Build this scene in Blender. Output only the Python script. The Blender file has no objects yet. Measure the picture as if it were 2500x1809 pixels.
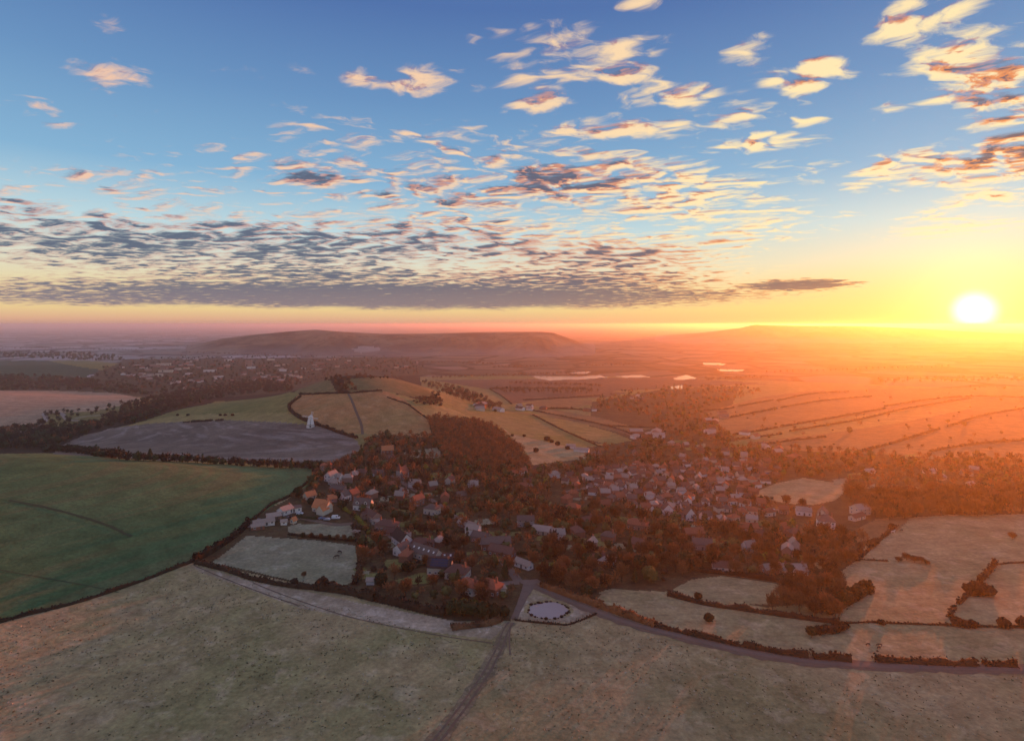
import bpy, math, random
import numpy as np
from mathutils import Vector, Matrix
R = math.radians
random.seed(11)
rng = np.random.default_rng(11)
C = bpy.context.scene.collection
sc = bpy.context.scene

# ------------------------------------------------------------------ camera
# All places below were measured on the photograph and are turned into ground
# positions once, by meeting the terrain; everything then stands where it stands.
FL, HX, HY, CZ = 1260.0, 1134.0, 718.0, 120.0
cam = bpy.data.cameras.new("camera"); camo = bpy.data.objects.new("camera", cam); C.objects.link(camo)
cam.sensor_width = 36; cam.lens = 20.0; cam.shift_y = -(820.5 - HY) / 2268.0
cam.clip_start = 1; cam.clip_end = 200000
camo.location = (0, 0, CZ); camo.rotation_euler = (R(90), 0, 0)
sc.camera = camo

# ------------------------------------------------------------------ sky, sun, exposure
SUN_AZ = math.atan2(1024, FL)
SUN_EL = R(1.7)
def dirv(az, el): return Vector((math.sin(az)*math.cos(el), math.cos(az)*math.cos(el), math.sin(el)))
SDIR = dirv(SUN_AZ, SUN_EL)
DISC = dirv(SUN_AZ, R(1.05))
sun = bpy.data.lights.new("sun", 'SUN'); sun.energy = 5.0; sun.angle = R(0.5); sun.color = (1.0, 0.185, 0.015)
suno = bpy.data.objects.new("sun", sun); C.objects.link(suno)
suno.rotation_euler = SDIR.to_track_quat('Z', 'Y').to_euler()
suno.location = (0, 0, 400)
sc.view_settings.view_transform = 'Standard'; sc.view_settings.look = 'None'
sc.view_settings.gamma = 1; sc.view_settings.exposure = 0.88; sc.view_settings.use_curve_mapping = False
sc.cycles.volume_bounces = 2
sc.cycles.max_bounces = 6; sc.cycles.diffuse_bounces = 2
sc.cycles.use_denoising = True
HAZE_DENSITY = 0.88e-4
HAZE_G = 0.70

world = bpy.data.worlds.new("World"); sc.world = world; world.use_nodes = True
NT = world.node_tree; NT.nodes.clear()

class NB:
    """small helper to write node maths"""
    def __init__(s, nt): s.nt = nt
    def n(s, t, **k):
        o = s.nt.nodes.new(t)
        for a, v in k.items(): setattr(o, a, v)
        return o
    def put(s, sock, v):
        if isinstance(v, bpy.types.NodeSocket): s.nt.links.new(v, sock)
        elif v is not None: sock.default_value = v
    def m(s, op, a, b=None, c=None, clamp=False):
        o = s.n('ShaderNodeMath', operation=op); o.use_clamp = clamp
        s.put(o.inputs[0], a); s.put(o.inputs[1], b)
        if c is not None: s.put(o.inputs[2], c)
        return o.outputs[0]
    def v(s, op, a, b=None, scale=None):
        o = s.n('ShaderNodeVectorMath', operation=op)
        s.put(o.inputs[0], a)
        if b is not None: s.put(o.inputs[1], b)
        if scale is not None: s.put(o.inputs['Scale'], scale)
        return o.outputs['Value'] if op in ('DOT_PRODUCT', 'LENGTH', 'DISTANCE') else o.outputs[0]
    def comb(s, x, y, z=0.0):
        o = s.n('ShaderNodeCombineXYZ')
        for i, q in enumerate((x, y, z)): s.put(o.inputs[i], q)
        return o.outputs[0]
    def sep(s, v):
        o = s.n('ShaderNodeSeparateXYZ'); s.put(o.inputs[0], v); return o.outputs
    def mix(s, f, a, b, bt='MIX'):
        o = s.n('ShaderNodeMix', data_type='RGBA', blend_type=bt)
        s.put(o.inputs[0], f)
        for i, q in ((6, a), (7, b)):
            if not isinstance(q, bpy.types.NodeSocket) and len(q) == 3: q = (*q, 1)
            s.put(o.inputs[i], q)
        return o.outputs[2]
    def rng(s, v, a, b, c=0.0, d=1.0, smooth=True):
        o = s.n('ShaderNodeMapRange'); o.interpolation_type = 'SMOOTHSTEP' if smooth else 'LINEAR'
        o.clamp = True
        s.put(o.inputs[0], v)
        for i, q in enumerate((a, b, c, d)): s.put(o.inputs[i+1], q)
        return o.outputs[0]
    def noise(s, vec, scale, detail=4, rough=0.5, dist=0.0, d2=False):
        o = s.n('ShaderNodeTexNoise')
        if d2: o.noise_dimensions = '2D'
        s.put(o.inputs['Vector'], vec)
        s.put(o.inputs['Scale'], scale); o.inputs['Detail'].default_value = detail
        o.inputs['Roughness'].default_value = rough; o.inputs['Distortion'].default_value = dist
        return o.outputs[0]
    def ramp(s, f, stops, interp='LINEAR'):
        o = s.n('ShaderNodeValToRGB'); r = o.color_ramp; r.interpolation = interp
        while len(r.elements) < len(stops): r.elements.new(0.5)
        for e, (p, c) in zip(r.elements, stops): e.position = p; e.color = (*c, 1) if len(c) == 3 else c
        s.put(o.inputs[0], f); return o.outputs[0]

def lin(r, g, b):
    f = lambda c: (c/255/12.92) if c/255 <= 0.04045 else ((c/255+0.055)/1.055)**2.4
    return (f(r), f(g), f(b))

def build_world():
    b = NB(NT)
    d = b.n('ShaderNodeTexCoord').outputs['Generated']
    d = b.v('NORMALIZE', d)
    x, y, z = b.sep(d)
    el = b.m('ARCSINE', z)                     # elevation, radians
    az = b.m('ARCTAN2', x, y)                  # azimuth, radians
    # ---- clear sky: physical sky plus the warm low-sun gradient the photograph shows
    sky = b.n('ShaderNodeTexSky'); sky.sky_type = 'NISHITA'; sky.sun_disc = False
    sky.sun_elevation = SUN_EL; sky.sun_rotation = SUN_AZ
    sky.altitude = 100; sky.air_density = 1.0; sky.dust_density = 1.5; sky.ozone_density = 2.0
    nish = b.v('SCALE', sky.outputs[0], scale=0.07)
    elp = b.m('MULTIPLY', b.m('MAXIMUM', el, 0.0), 1/0.7)
    grad = b.ramp(elp, [(0.0, lin(196, 150, 140)), (0.012, lin(226, 176, 146)), (0.035, lin(240, 210, 152)), (0.075, lin(238, 218, 168)),
                        (0.14, lin(226, 226, 206)), (0.22, lin(192, 220, 228)), (0.34, lin(136, 182, 216)),
                        (0.52, lin(108, 150, 196)), (0.72, lin(82, 116, 174)), (1.0, lin(92, 124, 178))])
    cosd = b.v('DOT_PRODUCT', d, tuple(DISC))
    ang = b.m('MULTIPLY', b.m('ARCCOSINE', b.m('MINIMUM', cosd, 0.999999)), 180/math.pi)
    # yellow flank of the sky on the sun's side, low down
    low = b.m('EXPONENT', b.m('MULTIPLY', b.m('MAXIMUM', el, 0.0), -13.0))
    side = b.m('EXPONENT', b.m('MULTIPLY', ang, -1/22.0))
    yel = b.m('MULTIPLY', low, side)
    clear = b.mix(b.m('MULTIPLY', yel, 1.25, clamp=True), grad, lin(255, 224, 112))
    clear = b.mix(0.14, clear, nish, 'MIX')
    clear = b.v('SCALE', clear, scale=1.0)
    # ---- clouds: a flat layer seen in perspective
    den = b.m('ADD', b.m('MAXIMUM', z, 0.0), 0.045)
    px = b.m('DIVIDE', x, den); py = b.m('DIVIDE', y, den)
    P = b.comb(px, py, 0.0)
    V = b.comb(az, el, 0.0)
    def ell(bx, by, bw, bh, w):
        a0 = math.atan2(bx-HX, FL); rr = math.hypot(FL, bx-HX); e0 = math.atan2(HY-by, rr)
        sa = bw*FL/(rr*rr); se = bh/rr*math.cos(e0)
        q = b.n('ShaderNodeVectorMath', operation='MULTIPLY_ADD'); b.put(q.inputs[0], V)
        q.inputs[1].default_value = (1/sa, 1/se, 0); q.inputs[2].default_value = (-a0/sa, -e0/se, 0)
        return b.m('MULTIPLY_ADD', b.v('DOT_PRODUCT', q.outputs[0], q.outputs[0]), -0.42*w, w)
    blobs = [  # where cloud stands in the sky: x, y, half width, half height on the photograph, weight
        (250,60,80,30,.72),(230,165,115,34,.80),(110,255,100,30,.72),(40,140,60,20,.35),
        (780,172,100,26,.85),(940,180,120,34,.85),(560,235,90,22,.45),(500,170,80,26,.35),
        (1200,95,140,46,.95),(1360,140,110,56,.95),(1190,190,85,62,.95),(1420,10,60,18,.75),
        (1470,215,100,50,.90),(1430,280,120,44,.90),(1300,285,70,28,.85),(1300,335,90,20,.8),
        (1650,115,80,46,.80),(1790,170,90,46,.92),(1640,250,80,34,.85),(1790,275,60,18,.85),
        (1690,318,150,24,.92),(1820,90,80,22,.5),(2040,50,130,50,.95),(2140,120,150,60,.98),
        (2170,200,150,60,.90),(2240,290,130,70,.95),(1960,240,70,24,.7),
        (2020,370,150,42,.95),(2200,360,170,60,1.05),(2180,435,130,36,.95),(2080,480,110,26,.85),
        (2120,505,200,22,.95),(1900,410,60,18,.8),(1800,372,100,18,.7),(1860,480,60,16,.6),
        (1000,320,460,52,.66),(800,390,360,66,.80),(1290,400,240,70,.98),(1080,430,360,60,.86),
        (1500,440,260,66,.94),(1640,500,190,70,.84),(300,415,260,50,.70),(60,465,170,56,.82),
        (250,540,440,70,1.0),(640,545,460,76,.98),(1020,530,420,70,.94),(1340,570,320,66,1.0),
        (720,612,520,40,1.02),(1250,625,440,40,1.1),(300,662,580,24,1.1),(900,657,760,34,1.4),
        (1760,632,150,15,1.3),(1450,655,330,18,1.1),(30,632,80,14,.9),(2080,615,150,10,.45),(330,350,160,30,.45)]
    cov = None
    for q in blobs:
        g = ell(*q)
        cov = g if cov is None else b.m('SMOOTH_MAX', g, cov, 0.20)
    cov = b.m('POWER', b.m('MAXIMUM', cov, 0.0), 1.2)
    # where the layer is thick enough to lose the light
    drk = None
    for q in [(200,540,560,120,1.0),(700,560,520,100,1.0),(1180,385,230,60,.9),(650,400,640,110,.85),(1330,590,420,60,.7),(2210,260,200,100,1.25),(2050,235,120,40,.7),(2100,318,240,26,.9),(2240,345,130,30,.8),(900,655,900,40,1.0),(1760,632,160,20,1.1),(1000,320,300,30,.55)]:
        g = ell(*q); drk = g if drk is None else b.m('SMOOTH_MAX', g, drk, 0.2)
    drk = b.m('MAXIMUM', drk, 0.0)
    # broken cloud carries on round the unseen sky, cover raised to warm ground light
    back = b.m('MAXIMUM', b.rng(b.m('ABSOLUTE', az), 0.80, 1.05), b.rng(el, R(30), R(42)))
    lown = b.noise(P, 0.25, 1, 0.5, d2=True)
    cov = b.m('ADD', cov, b.m('MULTIPLY', back, b.rng(lown, 0.38, 0.62, 0.0, 0.9)))
    cov = b.m('MINIMUM', cov, b.rng(el, R(3), R(9), 1.35, 0.95))
    Pr = b.v('MULTIPLY', P, (0.86, 1.15, 1.0))
    def cells(vec):
        warp = b.noise(vec, 2.0, 3, 0.6, d2=True)
        vec2 = b.v('ADD', vec, b.comb(b.m('MULTIPLY', warp, 0.45), b.m('MULTIPLY', warp, -0.45), 0.0))
        n1 = b.noise(vec2, CS, 6, 0.62, d2=True)
        vo = b.n('ShaderNodeTexVoronoi', feature='F1', voronoi_dimensions='2D'); vo.inputs['Scale'].default_value = CS*1.7
        b.put(vo.inputs['Vector'], vec2)
        return b.m('ADD', n1, b.m('MULTIPLY', b.rng(el, R(3), R(11), 0.35, 1.0), b.m('MULTIPLY_ADD', b.m('MULTIPLY', vo.outputs['Distance'], vo.outputs['Distance']), -0.34, 0.09)))
    CS = 4.6
    n1 = cells(Pr)
    # lit from beneath by a sun on the horizon: bright on the side facing out and down towards it
    Pn = b.v('NORMALIZE', Pr)
    off = b.v('ADD', b.v('SCALE', Pn, scale=0.045), (SDIR.x*0.03, SDIR.y*0.03, 0.0))
    n2 = cells(b.v('ADD', Pr, off))
    dens = b.m('ADD', n1, b.m('MULTIPLY', b.m('SUBTRACT', cov, 0.64), 0.55))
    a = b.m('MULTIPLY', b.rng(dens, 0.43, b.rng(el, R(5), R(14), 0.80, 0.74)), b.rng(cov, 0.0, 0.34))
    thick = b.rng(dens, 0.56, 0.86)
    relief = b.m('MULTIPLY', b.m('SUBTRACT', n1, n2), b.rng(el, R(4), R(13), 0.7, 4.0))
    near = b.m('EXPONENT', b.m('MULTIPLY', ang, -1/30.0))
    lit = b.m('ADD', b.m('MULTIPLY_ADD', thick, -0.30, 0.88), relief)
    lit = b.m('ADD', lit, b.m('MULTIPLY', near, 0.35))
    lit = b.m('SUBTRACT', lit, b.m('MULTIPLY', drk, b.m('MULTIPLY_ADD', thick, 0.80, 0.42)), clamp=True)
    darkc = b.mix(b.m('MULTIPLY', near, 1.3, clamp=True), lin(80, 96, 120), lin(116, 88, 88))
    midc = b.mix(b.m('MULTIPLY', near, 1.6, clamp=True), lin(178, 138, 138), lin(232, 140, 72))
    litc = b.mix(b.m('MULTIPLY', near, 2.1, clamp=True), lin(232, 184, 160), lin(252, 226, 172))
    ccol = b.mix(b.rng(lit, 0.08, 0.42), darkc, midc)
    ccol = b.mix(b.rng(lit, 0.42, 0.88), ccol, litc)
    lowb = b.rng(el, R(1.5), R(5.0), 1.0, 0.0)
    ccol = b.mix(b.m('MULTIPLY', lowb, 0.55), ccol, b.mix(near, lin(140, 124, 136), lin(196, 150, 84)))
    edge = b.m('ADD', el, b.m('MULTIPLY_ADD', b.noise(b.v('MULTIPLY', V, (9.0, 60.0, 1.0)), 1.0, 4, 0.6, d2=True), R(1.3), R(-0.65)))
    a = b.m('MULTIPLY', a, b.rng(edge, R(1.1), R(1.9)))
    a = b.m('MULTIPLY', a, 0.95)
    col = b.mix(a, clear, ccol)
    # ---- the glare round the sun
    core = b.rng(ang, 0.1, 1.9, 1.0, 0.0)
    halo = b.m('EXPONENT', b.m('MULTIPLY', ang, -1/2.6))
    wide = b.m('EXPONENT', b.m('MULTIPLY', ang, -1/9.0))
    col = b.v('ADD', col, b.v('SCALE', (1.0, 0.93, 0.75), scale=b.m('MULTIPLY', core, 1.6)))
    col = b.v('ADD', col, b.v('SCALE', (1.0, 0.76, 0.36), scale=b.m('MULTIPLY', halo, 0.65)))
    col = b.v('ADD', col, b.v('SCALE', (1.0, 0.68, 0.36), scale=b.m('MULTIPLY', wide, 0.15)))
    bg = b.n('ShaderNodeBackground'); b.put(bg.inputs[0], col); bg.inputs[1].default_value = 0.60
    out = b.n('ShaderNodeOutputWorld'); NT.links.new(bg.outputs[0], out.inputs[0])
build_world()
world.cycles.sampling_method = 'MANUAL'; world.cycles.sample_map_resolution = 512

# ------------------------------------------------------------------ terrain heights
CTRL = []
def cp(px, py, z):
    Y = FL*(CZ - z)/(py - HY); CTRL.append(((px-HX)/FL*Y, Y, z))
def cd(px, Y, z): CTRL.append(((px-HX)/FL*Y, Y, z))
for q in [(0,1641,0),(600,1641,0),(1134,1641,0),(1700,1641,0),(2268,1641,0),(0,1380,2),(430,1250,0),(800,1350,0),(1150,1375,-1),
          (1180,1290,-2),(1700,1455,0),(2268,1482,0),(300,1150,10),(0,1200,12),(100,1005,26),(0,1005,26),(350,1028,20),(690,1045,6),
          (560,1090,8),(300,1000,-5),(500,1000,-5),(300,943,-12),(500,930,-2),(690,945,2),(800,995,-2),(60,980,-30),(0,955,-35),
          (400,905,-6),(500,888,2),(640,873,12),(740,833,38),(870,838,30),(770,872,30),(650,905,14),(900,965,-2),(955,930,4),
          (950,880,18),(975,895,8),(1060,895,-15),(1140,905,-22),(1040,870,-22),(1170,1025,-12),(1300,1010,-18),(1100,940,-12),
          (900,1000,-2),(900,1080,-4),(1000,1150,-5),(800,1100,-1),(1000,1250,-3),(1300,1100,-12),(1600,1050,-20),(1600,1150,-12),
          (1600,1250,-6),(1300,1250,-4),(1750,1090,-15),(1500,950,-25),(2000,950,-25),(2000,1050,-18),(2268,950,-25),(2100,1140,-10),
          (2200,1300,-3),(1900,1400,-1),(0,870,-15),(0,945,-32),(300,885,-25),(0,795,0),(0,855,-30),(250,805,-15),(0,788,5),
          (450,880,-40),(450,830,-40),(450,795,-40),(700,800,-40),(900,850,-32),(1300,840,-37),(1800,840,-37),(2268,840,-37),(2268,780,-40)]:
    cp(*q)
for q in [(100,505,4),(350,495,1),(690,505,-2),(0,500,2),(200,890,-38),(450,1060,-36),(640,1060,-28),(740,1160,-14),(900,1220,-24),
          (150,1260,-38),(0,2700,-40),(250,2700,-40),(-600,400,20),(-600,900,-10),(-600,2000,-20),(2800,300,0),(2800,700,-20)]:
    cd(*q)
for px in (-500, 0, 600, 1134, 1700, 2268, 2800):
    for Y in (4000, 9000, 60000): cd(px, Y, -40)
for px in (-500, 500, 1134, 1800, 2800):
    for Y in (30, 90): cd(px, Y, 0)
CT = np.array(CTRL)
_u = np.arctan2(CT[:, 0], CT[:, 1]); _v = np.log(np.hypot(CT[:, 0], CT[:, 1]))
def _k(r2): return np.where(r2 > 1e-12, 0.5*r2*np.log(np.maximum(r2, 1e-12)), 0.0)
_n = len(CT); _A = np.zeros((_n+3, _n+3))
_A[:_n, :_n] = _k((_u[:, None]-_u)**2 + (_v[:, None]-_v)**2) + np.eye(_n)*2e-3
_A[:_n, _n:] = np.stack([np.ones(_n), _u, _v], 1); _A[_n:, :_n] = _A[:_n, _n:].T
_w = np.linalg.solve(_A, np.concatenate([CT[:, 2], [0, 0, 0]]))
def tps(u, v):
    out = np.zeros(u.shape)
    for i in range(_n): out += _w[i]*_k((u-_u[i])**2 + (v-_v[i])**2)
    return out + _w[_n] + _w[_n+1]*u + _w[_n+2]*v
def sst(a, b, x):
    t = np.clip((x-a)/(b-a), 0, 1); return t*t*(3-2*t)
_gn = rng.normal(size=(64, 64, 2)); _gn /= np.linalg.norm(_gn, axis=2, keepdims=True)
def perlin(x, y):
    xi = np.floor(x).astype(int); yi = np.floor(y).astype(int); xf = x-xi; yf = y-yi
    def g(i, j):
        q = _gn[(xi+i) % 64, (yi+j) % 64]; return q[..., 0]*(xf-i)+q[..., 1]*(yf-j)
    u = xf*xf*xf*(xf*(xf*6-15)+10); v = yf*yf*yf*(yf*(yf*6-15)+10)
    return (g(0, 0)*(1-u)+g(1, 0)*u)*(1-v)+(g(0, 1)*(1-u)+g(1, 1)*u)*v
def fbm(x, y, o=4):
    s = 0; a = 1.0
    for i in range(o): s = s + a*perlin(x*2**i+7.3*i, y*2**i+3.1*i); a *= 0.5
    return s
H1 = np.array([(380,790),(410,776),(450,763),(500,751),(560,743),(640,735),(700,731),(760,736),(850,741),(950,740),(1060,737),(1130,736),(1200,736),
               (1225,738),(1262,752),(1310,771),(1345,788)], float)
H2 = np.array([(1290,786),(1380,764),(1480,746),(1560,738),(1640,727),(1670,719),(1720,721),(1800,722),(1900,723),(2050,729),(2120,735),(2268,741),(2500,752)], float)
def hills(X, Y):
    px = HX + FL*X/np.maximum(Y, 1)
    y1 = np.interp(px, H1[:, 0], H1[:, 1], left=800, right=800)
    top = np.maximum(CZ-(y1-HY)/FL*3500 + 40, 0)
    rid = fbm(X/420, Y/900, 4)
    f = sst(2750, 3500, Y+rid*240) * (1-sst(3700, 4900, Y))
    f = np.where(Y < 3500, f**1.2, f)
    f = f*(1+0.22*rid*(1-f)*f*4)
    z = top*f
    y2 = np.interp(px, H2[:, 0], H2[:, 1], left=800, right=760)
    top2 = np.maximum(CZ-(y2-HY)/FL*6000 + 40, 0)
    f2 = sst(4700, 6000, Y+rid*300) * (1-sst(6600, 9000, Y))
    return np.maximum(z, top2*f2)
NU, NV = 560, 760
UG = np.linspace(-1.25, 1.25, NU); VG = np.linspace(math.log(8), math.log(70000), NV)
uu, vv = np.meshgrid(UG, VG, indexing='ij')
HG = tps(uu, vv)
rr_ = np.exp(vv); Xg = rr_*np.sin(uu); Yg = rr_*np.cos(uu)
HG = HG + fbm(Xg/90, Yg/90, 3)*np.clip(rr_/600, 0.1, 2.0)*sst(-1, 0, -np.abs(rr_-1e9)) * 1.0
HG = np.minimum(HG + 0.0, 100)
HG = HG*(1-sst(0.95, 1.2, np.abs(uu)))
flat = sst(2200, 3000, rr_)
HG = HG*(1-flat) + (-40)*flat
HG = np.maximum(HG, -40.0) if False else HG
HG = HG + hills(Xg, Yg)
def height(X, Y):
    X = np.asarray(X, float); Y = np.asarray(Y, float)
    u = np.arctan2(X, Y); v = np.log(np.maximum(np.hypot(X, Y), 8.01))
    uc = np.clip(u, UG[0], UG[-1])
    fi = (uc-UG[0])/(UG[1]-UG[0]); fj = (np.clip(v, VG[0], VG[-1]-1e-6)-VG[0])/(VG[1]-VG[0])
    i = np.clip(fi.astype(int), 0, NU-2); j = np.clip(fj.astype(int), 0, NV-2); a = fi-i; c = fj-j
    h = (HG[i, j]*(1-a)+HG[i+1, j]*a)*(1-c)+(HG[i, j+1]*(1-a)+HG[i+1, j+1]*a)*c
    return h
def G(px, py, mn=None):
    """photo point(s) -> ground point(s): the first meeting of the sight line with the terrain"""
    px = np.atleast_1d(np.asarray(px, float)); py = np.atleast_1d(np.asarray(py, float))
    sx = (px-HX)/FL; sz = -(py-HY)/FL
    ys = np.exp(np.linspace(math.log(120), math.log(60000), 900))
    Y = np.full(px.shape, 60000.0); done = np.zeros(px.shape, bool)
    prev = ys[0]
    for yv in ys[1:]:
        if mn is not None and yv < mn: prev = yv; continue
        hit = (~done) & (CZ+sz*yv <= height(sx*yv, np.full(px.shape, yv)))
        if hit.any():
            lo = np.full(hit.sum(), prev); hi = np.full(hit.sum(), yv)
            for _ in range(12):
                mid = (lo+hi)/2; under = CZ+sz[hit]*mid <= height(sx[hit]*mid, mid)
                hi = np.where(under, mid, hi); lo = np.where(under, lo, mid)
            Y[hit] = hi; done |= hit
            if done.all(): break
        prev = yv
    X = sx*Y
    return np.stack([X, Y, height(X, Y)], 1)
def project(X, Y, Z):
    return HX+FL*X/Y, HY+FL*(CZ-Z)/Y
def inpoly(x, y, poly):
    x = np.asarray(x, float); y = np.asarray(y, float); c = np.zeros(x.shape, bool); n = len(poly)
    for i in range(n):
        x1, y1 = poly[i]; x2, y2 = poly[i-1]
        if y1 == y2: continue
        cnd = ((y1 > y) != (y2 > y)) & (x < (x2-x1)*(y-y1)/(y2-y1)+x1); c ^= cnd
    return c

# ------------------------------------------------------------------ materials
def mat(name, rough=0.9, spec=0.3):
    m = bpy.data.materials.new(name); m.use_nodes = True
    nt = m.node_tree; p = nt.nodes['Principled BSDF']
    p.inputs['Roughness'].default_value = rough
    p.inputs['Specular IOR Level'].default_value = spec
    return m, NB(nt), p
def plain(name, col, rough=0.8, var=0.25, scale=0.8, spec=0.3, metal=0.0):
    m, b, p = mat(name, rough, spec)
    co = b.n('ShaderNodeTexCoord').outputs['Object']
    oi = b.n('ShaderNodeObjectInfo').outputs['Random']
    n = b.noise(co, scale, 4, 0.6)
    f = b.m('MULTIPLY_ADD', n, var*2, 1-var)
    f = b.m('MULTIPLY', f, b.m('MULTIPLY_ADD', oi, var*0.8, 1-var*0.4))
    c = b.v('SCALE', col, scale=f)
    b.put(p.inputs['Base Color'], c); p.inputs['Metallic'].default_value = metal
    return m
def field_mat(name, c1, c2, c3=None, scale=0.02, stripe=None, streak=None, fine=1.0, bump=0.6):
    """grass, stubble or plough: broad patches, frost mottling, fine grain, drill lines along a bearing"""
    m, b, p = mat(name, 1.0, 0.1)
    co = b.n('ShaderNodeTexCoord').outputs['Object']
    n1 = b.noise(co, scale, 5, 0.6, 0.4)
    col = b.mix(b.rng(n1, 0.36, 0.64), c1, c2)
    if streak:
        ang, sx, sy, amt, c4 = streak
        mp = b.n('ShaderNodeMapping'); mp.inputs['Rotation'].default_value = (0, 0, R(ang)); mp.inputs['Scale'].default_value = (sx, sy, 1)
        b.put(mp.inputs[0], co)
        s = b.noise(mp.outputs[0], 1.0, 4, 0.55, 0.3)
        col = b.mix(b.m('MULTIPLY', b.rng(s, 0.48, 0.66), amt), col, c4)
    if c3 is not None:
        n3 = b.noise(co, scale*6, 6, 0.68, 0.6)
        col = b.mix(b.m('MULTIPLY', b.rng(n3, 0.50, 0.66), 0.75), col, c3)
    g = b.noise(co, 0.55*fine, 5, 0.7)
    gg = b.m('MULTIPLY_ADD', g, 1.5, 0.25)
    g2 = b.noise(co, 0.09*fine, 3, 0.6)
    gg = b.m('MULTIPLY', gg, b.m('MULTIPLY_ADD', g2, 1.0, 0.5))
    if stripe:
        ang, sp, amt = stripe
        mp = b.n('ShaderNodeMapping'); mp.inputs['Rotation'].default_value = (0, 0, R(ang)); b.put(mp.inputs[0], co)
        sx_ = b.sep(mp.outputs[0])[0]
        wob = b.m('MULTIPLY', b.noise(co, 0.02, 2, 0.5), sp*0.6)
        w = b.m('SINE', b.m('MULTIPLY', b.m('ADD', sx_, wob), 2*math.pi/sp))
        w = b.rng(w, 0.55, 1.0)
        gg = b.m('MULTIPLY', gg, b.m('MULTIPLY_ADD', w, -amt, 1.0))
    col = b.v('SCALE', col, scale=gg)
    b.put(p.inputs['Base Color'], col)
    bp = b.n('ShaderNodeBump'); bp.inputs['Strength'].default_value = bump; bp.inputs['Distance'].default_value = 0.4
    b.put(bp.inputs['Height'], g); b.put(p.inputs['Normal'], bp.outputs[0])
    return m
def foliage_mat(name, ca, cb):
    m, b, p = mat(name, 0.85, 0.15)
    oi = b.n('ShaderNodeObjectInfo').outputs['Random']
    ge = b.n('ShaderNodeNewGeometry').outputs['Position']
    n = b.noise(ge, 0.35, 3, 0.7)
    n2 = b.noise(ge, 0.13, 2, 0.6)
    f = b.m('ADD', b.m('MULTIPLY', n, 0.7), b.m('ADD', b.m('MULTIPLY', n2, 1.5), b.m('MULTIPLY_ADD', oi, 0.7, -0.85)))
    b.put(p.inputs['Base Color'], b.mix(b.rng(f, 0.1, 0.9), ca, cb))
    return m

M = {}
M['frost'] = field_mat('frosted_grass', (.40,.315,.165), (.29,.265,.12), (.46,.38,.23), 0.018, stripe=(35, 16, .07))
M['frost_right'] = field_mat('frosted_pasture', (.39,.295,.155), (.28,.24,.115), (.45,.36,.21), 0.018, stripe=(-24, 16, .07))
M['rough'] = field_mat('rough_verge', (.46,.37,.26), (.34,.28,.18), (.56,.48,.37), 0.03)
M['green'] = field_mat('winter_wheat', (.06,.135,.055), (.12,.19,.08), None, 0.006, streak=(4,.0012,.006,.55,(.14,.15,.07)))
M['plough'] = field_mat('ploughed_chalk', (.20,.17,.13), (.14,.12,.095), None, 0.01, streak=(-35,.008,.03,.65,(.32,.285,.25)))
M['olive'] = field_mat('downland_grass', (.18,.185,.06), (.24,.215,.075), None, 0.01)
M['olive_light'] = field_mat('pale_downland', (.33,.27,.11), (.26,.23,.08), None, 0.01)
M['tan'] = field_mat('orange_stubble', (.44,.22,.09), (.36,.23,.09), (.46,.28,.14), 0.012)
M['beige'] = field_mat('beige_stubble', (.46,.33,.21), (.38,.28,.18), None, 0.008, stripe=(70, 24, .15))
M['down_brown'] = field_mat('rough_down', (.20,.17,.075), (.14,.13,.05), (.24,.17,.09), 0.012)
M['darkgreen'] = field_mat('dark_crop', (.04,.085,.05), (.055,.10,.055), None, 0.004)
M['paddock'] = field_mat('frosty_paddock', (.24,.25,.15), (.29,.28,.18), (.38,.36,.26), 0.02)
M['paddock_warm'] = field_mat('warm_paddock', (.38,.30,.16), (.30,.26,.13), (.45,.36,.22), 0.02, stripe=(85, 7, .10))
M['lawn'] = field_mat('village_lawn', (.17,.19,.06), (.22,.21,.08), None, 0.05)
M['valley'] = field_mat('valley_pasture', (.21,.20,.065), (.27,.22,.09), (.33,.26,.12), 0.006)
M['valley_tan'] = field_mat('valley_hay', (.25,.17,.08), (.20,.14,.07), None, 0.006)
M['valley_brown'] = field_mat('reedbed', (.14,.09,.06), (.17,.11,.07), None, 0.006)
M['track_grass'] = field_mat('worn_grass', (.26,.215,.13), (.20,.17,.10), (.36,.30,.20), 0.05)
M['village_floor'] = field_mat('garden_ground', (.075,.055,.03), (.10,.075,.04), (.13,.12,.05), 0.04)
M['hill'] = field_mat('far_down', (.06,.05,.03), (.19,.14,.08), (.05,.04,.025), 0.003)
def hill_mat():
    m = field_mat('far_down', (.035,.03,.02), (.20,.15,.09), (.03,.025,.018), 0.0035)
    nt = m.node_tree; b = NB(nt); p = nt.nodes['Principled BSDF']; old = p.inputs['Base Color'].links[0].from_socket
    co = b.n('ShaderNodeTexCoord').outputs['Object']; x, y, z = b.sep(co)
    mist_tint = b.rng(b.m('ADD', z, b.m('MULTIPLY_ADD', b.noise(co, .004, 4, .6), 60.0, -30.0)), -38.0, 15.0, 0.38, 0.0)   # pale band painted low on the hill as mist at its foot
    b.put(p.inputs['Base Color'], b.mix(mist_tint, old, (.30,.27,.27))); return m
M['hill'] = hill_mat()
M['chalk'] = plain('chalk_track', (.32,.28,.24), 0.95, .3, .05)
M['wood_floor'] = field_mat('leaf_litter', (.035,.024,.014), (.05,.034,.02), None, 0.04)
M['asphalt'] = plain('lane_asphalt', (.19,.15,.12), 0.9, .25, .3)
M['mud'] = plain('rutted_mud', (.16,.12,.085), 0.95, .35, .4)
M['bare'] = foliage_mat('bare_twigs', (.045,.027,.016), (.19,.10,.048))
M['russet'] = foliage_mat('russet_twigs', (.09,.042,.02), (.30,.125,.05))
M['ever'] = foliage_mat('evergreen_leaves', (.018,.026,.012), (.055,.065,.026))
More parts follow.
